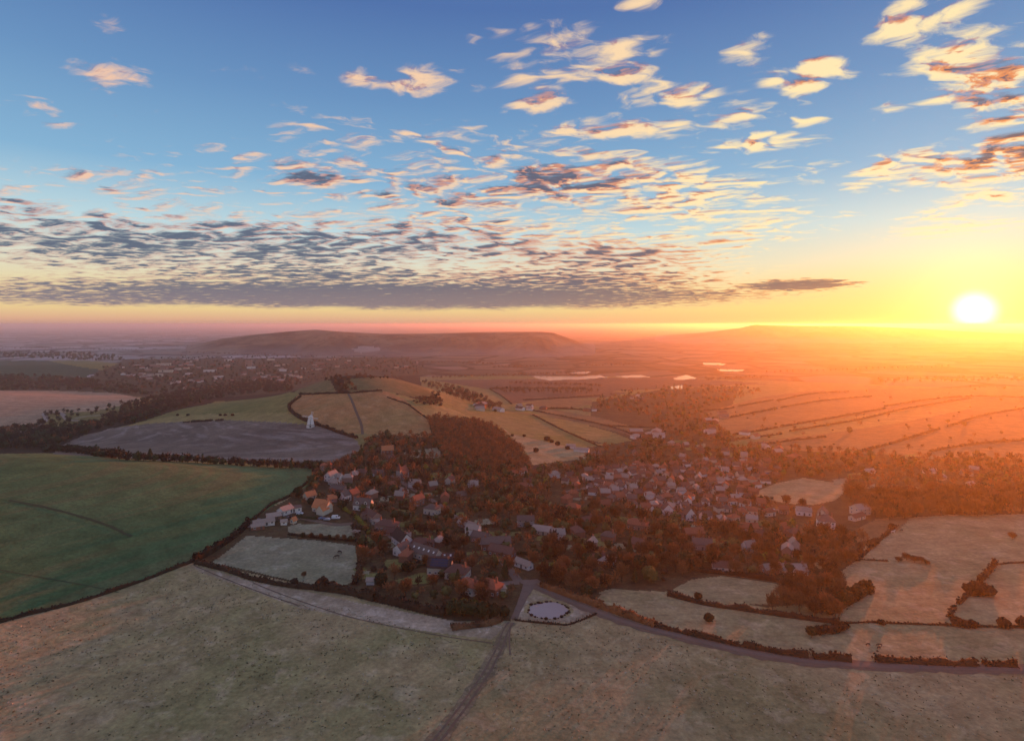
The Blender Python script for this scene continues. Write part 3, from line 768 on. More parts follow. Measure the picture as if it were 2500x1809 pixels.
def crown_full(h, r, n, seed, cone=False, sz=.20, low=.12):
    g = np.random.default_rng(seed); parts = []
    if cone:
        t = g.random(n)**.75; z = h*low+(h*(1-low))*t; rr = r*(1-t)**.85*(.80+.35*g.random(n))+.1; a = g.random(n)*2*math.pi
        cen = np.stack([rr*np.cos(a), rr*np.sin(a), z], 1); nn = unit(np.stack([np.cos(a), np.sin(a), np.full(n, .4)], 1)+g.normal(size=(n, 3))*.5)
        parts.append(ctube([(0, 0, h*low), (0, 0, h*.5), (0, 0, h*.93)], [r*.72, r*.38, .05], 7))
    else:
        cz = h*(.5+low/2); rz = h*(.5-low/2)
        d = unit(g.normal(size=(n, 3))); lobes = unit(g.normal(size=(10, 3)))
        lob = 0.74+0.32*np.clip((d@lobes.T).max(1), 0, 1)**5
        cen = d*(lob*(.85+.2*g.random(n)))[:, None]*np.array([r, r, rz]); cen[:, 2] += cz
        nn = unit(d+g.normal(size=(n, 3))*.55)
        parts.append(blob(r*.74, r*.74, rz*.76, cz, .12, g))
    a1 = unit(np.cross(nn, g.normal(size=(n, 3)))); b1 = np.cross(nn, a1); s = r*sz*(.6+.8*g.random(n))
    parts.append(quads(cen, a1*s[:, None]*.5, b1*s[:, None]*.5))
    return merge(parts)
# kinds: (crown material, crown maker for near trees, crown maker for the far mass)
KIND = {}
def proto(kind, h, r, hi_fn, lo_fn, m, trunk=True, nvar=3):
    vs = []
    for k in range(nvar):
        V, F = hi_fn(h, r, 100+k*7+len(KIND)*31)
        cm = mesh_np('crown', V, F, M[m]); tm = mesh_np('trunk', *trunk_geo(h, r, True), M['bark']) if trunk else None
        lo = lo_fn(h, r, 500+k*7+len(KIND)*31)
        vs.append((cm, tm, lo, trunk_geo(h, r, False) if trunk else None))
    KIND[kind] = dict(h=h, r=r, v=vs, m=m)
proto('bare', 9, 4.2, lambda h, r, s: crown_bare(h, r, 620, s), lambda h, r, s: crown_bare(h, r, 62, s, False, .13, .42), 'bare')
proto('russet', 9, 4.4, lambda h, r, s: crown_bare(h, r, 640, s), lambda h, r, s: crown_bare(h, r, 62, s, False, .13, .42), 'russet')
proto('open', 11, 5.0, lambda h, r, s: crown_bare(h, r, 420, s, True, .03, .34), lambda h, r, s: crown_bare(h, r, 60, s, False, .09, .42), 'bare')
proto('ever', 8, 3.6, lambda h, r, s: crown_full(h, r, 480, s), lambda h, r, s: crown_full(h, r, 34, s, sz=.42), 'ever')
proto('conifer', 11, 2.6, lambda h, r, s: crown_full(h, r, 420, s, True, .26), lambda h, r, s: crown_full(h, r, 30, s, True, .5), 'ever')
proto('gold', 6, 2.6, lambda h, r, s: crown_full(h, r, 320, s, False, .24), lambda h, r, s: crown_full(h, r, 30, s, sz=.42), 'ygreen')
proto('olive', 7, 3.8, lambda h, r, s: crown_full(h, r, 460, s), lambda h, r, s: crown_full(h, r, 34, s, sz=.42), 'olive_leaf')
proto('dim', 9, 4.0, lambda h, r, s: crown_bare(h, r, 640, s, True, .07), lambda h, r, s: crown_bare(h, r, 70, s, False, .16, .45), 'hedge')
proto('bush', 3, 2.2, lambda h, r, s: crown_full(h, r, 260, s, False, .26, .0), lambda h, r, s: crown_full(h, r, 26, s, False, .45, .0), 'hedge', trunk=False)
KNAME = {'bare': ('bare_tree', 'bare brown tree', 'tree'), 'russet': ('russet_tree', 'russet brown tree', 'tree'), 'open': ('bare_tree', 'open leafless tree', 'tree'),
         'olive': ('olive_tree', 'olive-green bushy tree', 'tree'),
         'dim': ('dark_tree', 'dark leafless tree', 'tree'),
         'ever': ('evergreen_tree', 'dark evergreen tree', 'tree'), 'conifer': ('conifer_tree', 'narrow dark conifer', 'tree'),
         'gold': ('golden_conifer', 'yellow-green shrub tree', 'tree'), 'bush': ('bush', 'dark rounded bush', 'bush')}
TREES = []   # (kind, X, Y, Z, scale, sz, rz, region, label or None, forced)
def put(kind, x, y, s=1.0, sz=1.0, region='', label=None, force=False, z=None):
    zz = float(height(x, y)) if z is None else z
    TREES.append((kind, x, y, zz, s, sz, random.random()*6.28, region, label, force))
def put_px(kind, px, py, s=1.0, sz=1.0, region='', label=None, force=True):
    w = G(px, py)[0]; put(kind, w[0], w[1], s, sz, region, label, force)

# ------------------------------------------------------------------ houses
_mc = {}
def cached(key, fn):
    if key not in _mc: _mc[key] = fn()
    return _mc[key]
HOUSES = []   # (x, y, radius, label) for keeping trees off and for labelling what stands beside them
def wall_me(w, d, h, rh, kind, m):
    mb = MB(); x, y = w/2, d/2
    if kind in ('gable', 'shed'):
        mb.add([(-x,-y,-1.5),(x,-y,-1.5),(x,y,-1.5),(-x,y,-1.5),(-x,-y,h),(x,-y,h),(x,y,h),(-x,y,h),(-x,0,h+rh-.05),(x,0,h+rh-.05)],
               [(0,1,5,4),(2,3,7,6),(1,2,6,9,5),(3,0,4,8,7),(0,3,2,1)])
    else:
        mb.box(-x, x, -y, y, -1.5, h)
    return mb.me('wall', M[m])
def roof_me(w, d, h, rh, kind, m):
    mb = MB(); o = .45; t = .18; x = w/2+(.35 if kind != 'hip' else o); y = d/2+o; s = rh/(d/2); ze = h-o*s
    if kind in ('gable', 'shed'):
        for q in (-1, 1):
            mb.add([(-x,q*y,ze+.04),(x,q*y,ze+.04),(x,0,h+rh+.04),(-x,0,h+rh+.04),(-x,q*y,ze+t+.04),(x,q*y,ze+t+.04),(x,0,h+rh+t+.04),(-x,0,h+rh+t+.04)],
                   [(0,3,2,1),(4,5,6,7),(0,1,5,4),(1,2,6,5),(2,3,7,6),(3,0,4,7)] if q < 0 else [(0,1,2,3),(7,6,5,4),(4,5,1,0),(5,6,2,1),(6,7,3,2),(7,4,0,3)])
        if kind == 'gable': mb.tube([(-x, 0, h+rh+t+.05), (x, 0, h+rh+t+.05)], .12, 5)
    elif kind == 'hip':
        r_ = max(x-y*.9, .15); z0 = h; z1 = h+rh
        mb.add([(-x,-y,z0),(x,-y,z0),(x,y,z0),(-x,y,z0),(-x,-y,z0+.15),(x,-y,z0+.15),(x,y,z0+.15),(-x,y,z0+.15),(-r_,0,z1),(r_,0,z1)],
               [(0,3,2,1),(0,1,5,4),(1,2,6,5),(2,3,7,6),(3,0,4,7),(4,5,9,8),(6,7,8,9),(5,6,9),(7,4,8)])
    else:
        mb.box(-x, x, -y, y, h+.01, h+.25); mb.box(-x+.5, -x+2, -y+.6, -y+2, h+.25, h+.9)
    return mb.me('roof', M[m])
def house(x, y, w=10, d=7, h=4.6, rh=2.6, rot=0.0, kind='gable', wall='white_wall', roof='roof_grey', label='', group=None, detail=2,
          name='house', cat='house', chim=1, wing=None, z=None, extra=None, floors=None):
    zz = float(height(x, y)) if z is None else z
    q = lambda v: round(v*2)/2
    if not group: w *= .88; d *= .88; h = max(2.2, h*.88); rh *= .9
    w, d, h, rh = q(w), q(d), q(h), q(rh)
    e = empty(name, (x, y, zz), rot, label, cat, group)
    link('wall', cached(('w', w, d, h, rh, kind, wall), lambda: wall_me(w, d, h, rh, kind, wall)), e)
    rf = link('roof', cached(('r', w, d, h, rh, kind, roof), lambda: roof_me(w, d, h, rh, kind, roof)), e)
    if wing:
        wx, wy, ww, wd, wh, wr, wrot = wing
        link('wall', cached(('w', ww, wd, wh, wr, 'gable', wall), lambda: wall_me(ww, wd, wh, wr, 'gable', wall)), e, (wx, wy, -.02), wrot)
        link('roof', cached(('r', ww, wd, wh, wr, 'gable', roof), lambda: roof_me(ww, wd, wh, wr, 'gable', roof)), e, (wx, wy, -.03), wrot)
    if chim and detail >= 1:
        cmesh = cached(('ch',), lambda: MB().box(-.4,.4,-.35,.35,-1.2,1.3).box(-.47,.47,-.42,.42,1.0,1.15).tube([(-.15,0,1.3),(-.15,0,1.65)],.12,6).me('chimney', M['brick_wall']))
        for k in range(chim): link('chimney', cmesh, e, ((w*.36)*(1 if k == 0 else -1), .0, h+rh-.1))
    if detail >= 2:
        wm = cached(('win',), lambda: MB().box(-.62,.62,-.06,.0,-.62,-.5).box(-.62,.62,-.06,.0,.5,.62).box(-.62,-.5,-.06,0,-.5,.5).box(.5,.62,-.06,0,-.5,.5).box(-.04,.04,-.05,0,-.5,.5).me('window', M['frame']))
        pm = cached(('pane',), lambda: MB().box(-.5,.5,-.025,-.012,-.5,.5).me('pane', M['glass']))
        nf = floors or (2 if h >= 4.5 else 1)
        toc = math.atan2(-y, -x)
        sides = [((0, -d/2), 0, w, -90), ((w/2, 0), 90, d, 0), ((-w/2, 0), -90, d, 180)]
        for (sx, sy), a, L, na in sides:
            nrm = rot+R(na)
            if math.cos(nrm-toc) < 0.05: continue
            n = max(1, int(L/2.8))
            for f in range(nf):
                for k in range(n):
                    t = (k+.5)/n*L-L/2
                    if f == 0 and a == 0 and k == n//2 and n > 1:
                        dm = cached(('door',), lambda: MB().box(-.5,.5,-.05,0,0,2.05).me('door', M['door']))
                        hm = cached(('hdl',), lambda: MB().box(.3,.4,-.10,-.05,.95,1.05).me('handle', M['frame']))
                        dr = link('door', dm, e, (sx+t, sy-.004, .05)); link('handle', hm, dr); continue
                    if a == 0: loc = (sx+t, sy-.004, 1.35+f*2.5)
                    elif a == 90: loc = (sx+.004, t, 1.35+f*2.5)
                    else: loc = (sx-.004, t, 1.35+f*2.5)
                    o = link('window', wm, e, loc, R(a)); link('pane', pm, o)
    if extra: extra(e, w, d, h, rh, rot)
    HOUSES.append((x, y, max(w, d)*.62, label if detail >= 2 else ''))
    return e
def H(px, py, **k):
    W = G(px, py)[0]; return house(W[0], W[1], **k)
def ex_solar(e, w, d, h, rh, rot):
    sl = math.atan2(rh, d/2); sm = cached(('sol',), lambda: MB().box(-.8,.8,-.5,.5,0,.06).me('solar_panel', M['solar']))
    for i in range(5):
        for j in range(3):
            yy = -d/2*(.82-.30*j); zz = h+rh*(1-abs(yy)/(d/2))+.34
            o = link('solar_panel', sm, e, ((i-2)*1.75, yy, zz)); o.rotation_euler = (sl, 0, 0)
def ex_dormer(e, w, d, h, rh, rot):
    dm = cached(('dor',), lambda: MB().add([(-1,-1.4,0),(1,-1.4,0),(1,1.2,0),(-1,1.2,0),(-1,-1.4,1.3),(1,-1.4,1.3),(1,1.2,1.3),(-1,1.2,1.3),(0,-1.4,2.1),(0,1.2,2.1)],
        [(0,1,5,8,4),(1,2,6,5),(2,3,7,9,6),(3,0,4,7)]).me('dormer', M['white_wall']))
    rm = cached(('dorr',), lambda: MB().add([(-1.25,-1.6,1.15),(0,-1.6,2.2),(0,1.4,2.2),(-1.25,1.4,1.15),(1.25,-1.6,1.15),(1.25,1.4,1.15)], [(0,1,2,3),(1,4,5,2)]).me('roof', M['roof_grey']))
    pm = cached(('dorp',), lambda: MB().box(-.55,.55,-1.44,-1.41,.3,1.3).me('pane', M['glass']))
    for xx in (-w*.25, w*.25):
        o = link('dormer', dm, e, (xx, -d*.27, h+.35)); link('roof', rm, o); link('pane', pm, o)
def ex_skylights(e, w, d, h, rh, rot):
    sl = math.atan2(rh, d/2); sm = cached(('sky',), lambda: MB().box(-.45,.45,-.55,.55,0,.08).me('skylight', M['frame']))
    n = max(3, int(w/3))
    for i in range(n):
        yy = -d*.26; o = link('skylight', sm, e, ((i+.5)/n*w-w/2, yy, h+rh*(1-abs(yy)/(d/2))+.30)); o.rotation_euler = (sl, 0, 0)
def ex_spire(e, w, d, h, rh, rot):
    link('tower', MB().box(-1.6,1.6,-1.6,1.6,-1,h+3).me('tower', M['flint_wall']), e, (-w/2-1.2, 0, 0))
    link('spire', MB().add([(-1.8,-1.8,0),(1.8,-1.8,0),(1.8,1.8,0),(-1.8,1.8,0),(0,0,6.5)], [(0,1,4),(1,2,4),(2,3,4),(3,0,4),(3,2,1,0)]).me('spire', M['roof_brown']), e, (-w/2-1.2, 0, h+3.01))
d2 = R
H(722,1042,w=9,d=7,h=5,rh=2.5,rot=.15,kind='hip',wall='pink_wall',roof='roof_red',label='red hip-roofed house by itself at the end of the dark tree belt')
H(734,1064,w=10,d=7,h=5,rh=3,rot=1.2,wall='white_wall',roof='roof_white',chim=2,wing=(3,-4,6,5,3,2,1.57),label='big white house with frosted roofs and two chimneys above the green field corner')
H(742,1074,w=9,d=6,h=3,rh=2,rot=-.5,wall='white_wall',roof='roof_white',label='low white annexe just below the big frosted white house')
H(750,1088,w=13,d=6,h=3,rh=2,rot=-.35,wall='pink_wall',roof='roof_grey',label='long low grey-roofed bungalow below the frosted white houses')
H(768,1106,w=10,d=7,h=4.5,rh=3,rot=1.0,wall='white_wall',roof='roof_grey',label='grey-roofed house between the bungalow and the dormered white house')
H(782,1104,w=8,d=7,h=4.5,rh=3,rot=1.1,wall='brick_wall',roof='roof_red',label='small red brick house directly behind the dormered white house')
H(805,1128,w=13,d=8,h=4.5,rh=4,rot=-.18,wall='white_wall',roof='roof_grey',chim=2,extra=ex_dormer,label='large white house with a grey roof and two gabled dormers')
H(686,1104,w=8,d=6,h=3,rh=3,rot=.9,wall='cream_wall',roof='roof_orange',label='smaller orange-roofed house behind the dark round trees')
H(714,1132,w=12,d=8,h=4,rh=4.5,rot=-.35,wall='cream_wall',roof='roof_orange',wing=(3,-3.5,6,5,3,3,1.57),label='large house with a bright orange tiled roof near the upper paddock')
H(735,1110,w=6,d=5,h=3,rh=2.5,rot=.6,wall='pink_wall',roof='roof_orange',label='little orange-roofed cottage half hidden behind the large orange-roofed house')
H(632,1136,w=9,d=7,h=3,rh=2.5,rot=1.1,wall='white_wall',roof='roof_white',label='white gabled bungalow at the green field edge')
H(650,1132,w=10,d=6,h=3,rh=2,rot=.5,kind='flat',wall='white_wall',roof='roof_grey',chim=0,label='flat grey-roofed white house joined behind the white gabled bungalow')
H(606,1148,w=9,d=6,h=2.5,rh=1.5,rot=.5,kind='shed',wall='wood',roof='roof_white',chim=0,detail=2,name='shed',cat='shed',label='pale-roofed shed at the field edge below the white bungalow')
H(584,1162,w=13,d=5,h=2.5,rh=1.5,rot=.55,kind='shed',wall='white_wall',roof='roof_white',chim=0,name='barn',cat='barn',label='long low white barn nearest the field hedge')
H(571,1171,w=8,d=4,h=2,rh=1,rot=.5,kind='shed',wall='brick_wall',roof='roof_white',chim=0,name='shed',cat='shed',label='small brick lean-to at the end of the long white barn')
H(629,1161,w=4,d=3,h=2,rh=1,rot=.3,kind='shed',wall='white_wall',roof='roof_white',chim=0,name='shed',cat='shed',label='small white shed beside a dark bush left of the upper paddock')
H(650,1158,w=3.5,d=3,h=2,rh=1.5,rot=1.2,kind='shed',wall='cream_wall',roof='roof_orange',chim=0,name='shed',cat='shed',label='tiny cream hut with a rosy roof at the upper paddock corner')
H(789,1184,w=4,d=3,h=2,rh=.5,rot=-.3,kind='flat',wall='wood',roof='roof_white',chim=0,detail=1,name='field_shelter',cat='shelter',label='white-roofed field shelter at the paddock corner under the hedge')
H(824,1149,w=15,d=7,h=4,rh=2.5,rot=-.85,wall='pink_wall',roof='roof_brown',chim=1,wing=(-3,-3,5,4,3,1.5,1.57),label='long pinkish house with brown roof below the dormered white house')
H(838,1160,w=8,d=5,h=2.5,rh=.5,rot=-.1,kind='flat',wall='cream_wall',roof='roof_white',chim=0,label='low cream extension at the foot of the long pinkish house')
H(858,1172,w=14,d=9,h=4,rh=3,rot=-.3,kind='hip',wall='pink_wall',roof='roof_brown',chim=2,label='sprawling brown hip-roofed house with two chimneys')
H(868,1183,w=10,d=6,h=2.5,rh=2,rot=0,wall='pink_wall',roof='roof_brown',label='low brick outbuilding in front of the sprawling hip-roofed house')
H(890,1205,w=14,d=8,h=4.5,rh=4,rot=-.95,wall='white_wall',roof='roof_dark',label='tall white gabled house with a very dark roof')
H(891,1226,w=9,d=7,h=4,rh=3,rot=1.0,wall='white_wall',roof='roof_grey',label='white house with grey roof just below the dark-roofed gabled house')
H(936,1214,w=13,d=9,h=4,rh=3,rot=-.25,kind='hip',wall='pink_wall',roof='roof_brown',label='brown-roofed house behind the long skylit roof')
H(944,1236,w=20,d=8,h=4,rh=3.5,rot=-.62,wall='cream_wall',roof='roof_grey',chim=0,extra=ex_skylights,label='long grey roof with a row of skylights beside the rust-coloured tree')
H(968,1252,w=9,d=6,h=3,rh=2.5,rot=0.1,wall='pink_wall',roof='roof_brown',label='small brown-roofed wing behind the house with solar panels')
H(975,1268,w=13,d=8,h=4.5,rh=3.5,rot=-.12,wall='cream_wall',roof='roof_dark',chim=1,extra=ex_solar,label='cream house with a grid of solar panels on its roof')
H(1014,1278,w=12,d=9,h=4,rh=3.5,rot=-.3,kind='hip',wall='cream_wall',roof='roof_brown',label='cream house with a brown hipped roof right of the solar panels')
H(1005,1241,w=14,d=5,h=2.5,rh=2,rot=.05,wall='brick_wall',roof='roof_brown',chim=0,extra=ex_skylights,name='outbuilding',cat='outbuilding',label='long low outbuilding with a line of skylights behind the solar-panelled house')
H(1040,1310,w=10,d=8,h=4.5,rh=3,rot=-.6,kind='hip',wall='white_wall',roof='roof_red',label='white-walled house with a red roof above the big evergreens')
H(1086,1312,w=11,d=8,h=4,rh=3.5,rot=-.5,kind='hip',wall='brick_wall',roof='roof_red',label='all-red house with a broad hipped roof, rightmost above the evergreens')
H(1105,1311,w=7,d=4,h=2,rh=.5,rot=.25,kind='flat',wall='cream_wall',roof='roof_white',chim=0,detail=1,name='garage',cat='garage',label='flat pale garage roof beside the all-red house')
H(821,1293,w=4,d=3,h=2.5,rh=1,rot=0,kind='shed',wall='white_wall',roof='roof_white',chim=0,detail=1,name='greenhouse',cat='greenhouse',label='white two-tier greenhouse alone among bushes near the lower hedge')
H(820,1222,w=4,d=3,h=2,rh=1.5,rot=.4,kind='shed',wall='cream_wall',roof='roof_orange',chim=0,detail=1,name='shed',cat='shed',label='orange-roofed garden shed in the russet trees right of the paddock')
H(832,1227,w=3,d=3,h=2,rh=2,rot=1.2,kind='shed',wall='brick_wall',roof='roof_orange',chim=0,detail=1,name='shed',cat='shed',label='red-orange summerhouse beside the garden shed by the paddock')
H(1048,1183,w=9,d=7,h=4.5,rh=2.5,rot=-.3,wall='white_wall',roof='roof_white',label='bright white house at the end of a long pale roof')
H(1036,1169,w=16,d=5,h=3,rh=2,rot=-.75,wall='pink_wall',roof='roof_white',chim=0,label='long pale roof running down to the bright white house')
H(1066,1199,w=12,d=7,h=4,rh=2.5,rot=-.5,wall='flint_wall',roof='roof_grey',label='grey-roofed house between the bright white house and the terrace')
H(1098,1214,w=18,d=8,h=4.5,rh=3,rot=.12,wall='brick_wall',roof='roof_grey',chim=2,label='broad terrace under a grey roof with two chimneys')
H(1112,1230,w=16,d=7,h=3.5,rh=3,rot=-.5,wall='brick_wall',roof='roof_brown',chim=1,label='brown-roofed row in front of the grey-roofed terrace')
H(1160,1256,w=11,d=4.5,h=2.6,rh=1.4,rot=-.75,wall='white_wall',roof='roof_white',chim=0,label='white single-storey row just above the lane junction')
H(957,1137,w=10,d=8,h=4.5,rh=3,rot=-.4,kind='hip',wall='cream_wall',roof='roof_grey',label='house with a pale grey hipped roof alone in the russet trees')
H(924,1118,w=10,d=7,h=5,rh=3,rot=1.0,wall='brick_wall',roof='roof_red',label='red brick house with a steep red roof up the garden slope')
H(892,1058,w=12,d=7,h=5,rh=5,rot=1.3,wall='flint_wall',roof='roof_brown',chim=0,extra=ex_spire,name='chapel',cat='chapel',label='small stone chapel with a steep roof and pointed spire in the trees')
H(858,1008,w=12,d=8,h=6,rh=4,rot=.3,wall='brick_wall',roof='roof_orange',chim=2,label='tall brick villa with orange roof and chimneys at the wood edge')
H(865,1022,w=8,d=6,h=4,rh=2.5,rot=-.3,wall='brick_wall',roof='roof_brown',label='brown-roofed cottage in front of the tall brick villa')
H(800,1056,w=11,d=7,h=4.5,rh=3,rot=.1,kind='hip',wall='pink_wall',roof='roof_brown',label='pink-walled house right of the frosted white house, behind russet trees')
H(828,1054,w=7,d=5,h=3.5,rh=2.5,rot=.4,wall='white_wall',roof='roof_brown',label='small white cottage right of the pink-walled house')
H(873,1082,w=9,d=6,h=4,rh=2.5,rot=-.3,wall='brick_wall',roof='roof_red',label='red-roofed house below the chapel')
H(895,1091,w=7,d=4,h=2.5,rh=1.5,rot=-.6,wall='white_wall',roof='roof_white',label='low white-roofed house below and right of the chapel')
H(1202,1180,w=13,d=9,h=3,rh=2.5,rot=-.35,wall='cream_wall',roof='roof_white',chim=0,label='broad pale-roofed bungalow between the terrace and the village')
H(1164,1164,w=12,d=7,h=5,rh=2.5,rot=.05,wall='flint_wall',roof='roof_grey',label='square grey house left of the broad pale-roofed bungalow')
H(1341,1247,w=11,d=9,h=3,rh=1,rot=-.45,kind='shed',wall='wood',roof='roof_white',chim=0,name='barn',cat='barn',label='barn with a shining white roof alone in the lower trees')
H(1326,1245,w=8,d=6,h=3,rh=2,rot=.2,wall='pink_wall',roof='roof_brown',label='low pinkish cottage attached left of the shining white roof')
H(1478,1138,w=7,d=8,h=4.5,rh=4,rot=1.57,wall='white_wall',roof='roof_brown',label='white A-shaped gable facing front, left one of the pair below the village')
H(1527,1150,w=8,d=8,h=4.5,rh=5,rot=1.57,wall='white_wall',roof='roof_brown',label='white A-shaped gable facing front, taller right one of the pair below the village')
H(1456,1134,w=8,d=6,h=3.5,rh=2,rot=.3,wall='white_wall',roof='roof_red',label='small white house left of the two A-shaped gables')
H(1500,1150,w=9,d=6,h=3,rh=2,rot=-.2,wall='white_wall',roof='roof_brown',label='low white house between the two A-shaped gables')
H(1829,1168,w=11,d=9,h=5.5,rh=4,rot=-.3,kind='hip',wall='white_wall',roof='roof_grey',chim=2,label='big white two-storey house standing alone at the meadow edge')
H(1822,1150,w=10,d=7,h=5,rh=4,rot=1.0,wall='cream_wall',roof='roof_grey',label='grey gabled house just behind the big white meadow house')
H(1905,1138,w=12,d=9,h=5,rh=3,rot=.3,wall='cream_wall',roof='roof_white',chim=0,name='barn',cat='barn',label='large cream barn with pale roof between the big white house and tall trees')
H(1898,1150,w=14,d=5,h=3,rh=1.5,rot=.5,wall='cream_wall',roof='roof_brown',chim=0,name='barn',cat='barn',label='low brown-roofed barn in front of the large cream barn')
H(1758,1270,w=13,d=7,h=3.5,rh=2,rot=-.05,wall='white_wall',roof='roof_white',chim=2,label='white bungalow with tall white chimneys above the hay field')
H(1709,1267,w=11,d=6,h=3,rh=2,rot=.2,wall='brick_wall',roof='roof_white',chim=0,label='low brick farm building left of the bungalow with tall chimneys')
H(1606,1262,w=14,d=6,h=3,rh=2,rot=-.15,wall='white_wall',roof='roof_brown',label='long white cottage at the left end of the hay field hedge')
H(1412,1170,w=14,d=9,h=4,rh=3.5,rot=-.4,kind='hip',wall='pink_wall',roof='roof_red',label='large red-roofed house left of the village allotments')
H(1300,1160,w=9,d=6,h=3.5,rh=2.5,rot=.5,wall='brick_wall',roof='roof_brown',label='brown cottage among trees left of the large red-roofed house')
H(1555,1215,w=12,d=7,h=4,rh=3,rot=-.2,wall='flint_wall',roof='roof_grey',label='grey house in the garden trees below the village')
H(1536,1190,w=13,d=7,h=4,rh=3,rot=.1,wall='brick_wall',roof='roof_red',label='red-brown roofed house above the grey garden house')
H(1655,1175,w=14,d=7,h=3.5,rh=2.5,rot=-.1,wall='brick_wall',roof='roof_red',label='red-roofed row at the lower right corner of the village')
H(1780,1140,w=11,d=6,h=4,rh=2.5,rot=-.3,wall='white_wall',roof='roof_white',label='white-roofed house between the round trees and the big white meadow house')
H(1925,1048,w=10,d=5,h=3,rh=2,rot=.2,kind='shed',wall='white_wall',roof='roof_white',chim=0,detail=1,name='barn',cat='barn',label='thin bright roof in the trees right of the pale cricket field')
H(2060,1048,w=12,d=6,h=3,rh=2,rot=.1,kind='shed',wall='white_wall',roof='roof_white',chim=0,detail=1,name='barn',cat='barn',label='white barn roof left of the pair behind the tall right-hand trees')
H(2085,1062,w=9,d=6,h=3,rh=2,rot=.6,kind='shed',wall='cream_wall',roof='roof_white',chim=0,detail=1,name='barn',cat='barn',label='white barn roof right of the pair behind the tall right-hand trees')
H(2148,1078,w=9,d=5,h=3,rh=2,rot=.4,kind='shed',wall='cream_wall',roof='roof_white',chim=0,detail=1,name='barn',cat='barn',label='farthest right pale barn roof near the corner fields')
H(1288,1000,w=18,d=7,h=3,rh=2,rot=-.3,kind='shed',wall='white_wall',roof='roof_white',chim=0,detail=1,name='barn',cat='barn',label='long white barn at the corner of the rough pasture')
H(1264,992,w=12,d=6,h=3,rh=2,rot=-.1,kind='shed',wall='white_wall',roof='roof_white',chim=0,detail=1,name='barn',cat='barn',label='shorter white barn up the slope from the long white one')
H(1322,1010,w=11,d=8,h=3.5,rh=3,rot=.2,kind='hip',wall='cream_wall',roof='roof_grey',chim=1,detail=1,label='pale hip-roofed farmhouse right of the two white barns')

# the dense village: rows of houses, counted from the left and from the front
WALLS = ['cream_wall','brick_wall','brick_wall','pink_wall','white_wall']; ROOFS = ['roof_red','roof_brown','roof_red','roof_brown','roof_grey','roof_grey','roof_white']
WN = {'white_wall':'white','cream_wall':'cream','brick_wall':'red brick','pink_wall':'pinkish','flint_wall':'flint'}
RN = {'roof_red':'red','roof_brown':'brown','roof_grey':'grey','roof_white':'pale','roof_dark':'dark','roof_orange':'orange'}
ORD = ['first','second','third','fourth','fifth','sixth','seventh','eighth','ninth','tenth','eleventh','twelfth','thirteenth','fourteenth','fifteenth','sixteenth','seventeenth','eighteenth','nineteenth','twentieth',
       'twenty-first','twenty-second','twenty-third','twenty-fourth','twenty-fifth','twenty-sixth','twenty-seventh','twenty-eighth','twenty-ninth','thirtieth']
_u1 = ['','first','second','third','fourth','fifth','sixth','seventh','eighth','ninth']
for _t in ('thirty','forty','fifty','sixty','seventy','eighty','ninety'):
    if _t != 'thirty': ORD.append(_t[:-1]+'ieth')
    ORD += [_t+'-'+q for q in _u1[1:]]
rows = [((1400,1122),(1760,1138)),((1350,1106),(1700,1120)),((1310,1092),(1665,1108)),((1280,1080),(1670,1094)),((1250,1070),(1690,1081)),((1262,1059),(1700,1068)),((1300,1049),(1718,1056)),((1400,1041),(1722,1045)),((1490,1031),(1700,1034))]
rows.insert(0, ((1560,1150),(1690,1160))); rows += [((1330,1043),(1500,1036)),((1560,1023),(1712,1026))]
for ri, (a, c) in enumerate(rows):
    A, B = G([a[0], c[0]], [a[1], c[1]])[:, :2]; L = np.linalg.norm(B-A); t = 0; k = 0
    while t < L:
        P = A+(B-A)*(t/L)+rng.normal(size=2)*np.array([.8, 3.2])
        w = 5.6+2.2*rng.random(); wl = WALLS[rng.integers(5)]; rf = ROOFS[rng.integers(7)]
        kd = ['gable','gable','hip'][rng.integers(3)]; ro = float(rng.normal()*.35+(1.57 if rng.random() < .33 else 0))
        sz_ = 'wide' if w > 7.0 else 'narrow' if w < 6.3 else 'mid-sized'
        house(P[0], P[1], w=w, d=5, h=2.6+.7*rng.random(), rh=1.9+.8*rng.random(), rot=ro, kind=kd, wall=wl, roof=rf, detail=2 if ri < 3 else 1,
              floors=1 if ri < 3 else None,
              label=f"{sz_} {WN[wl]} house, {RN[rf]} roof, {ORD[k]} from left in {ORD[ri]} village row from front", group='houses in the dense village rows')
        t += w+1.2+5.5*rng.random()**2; k += 1
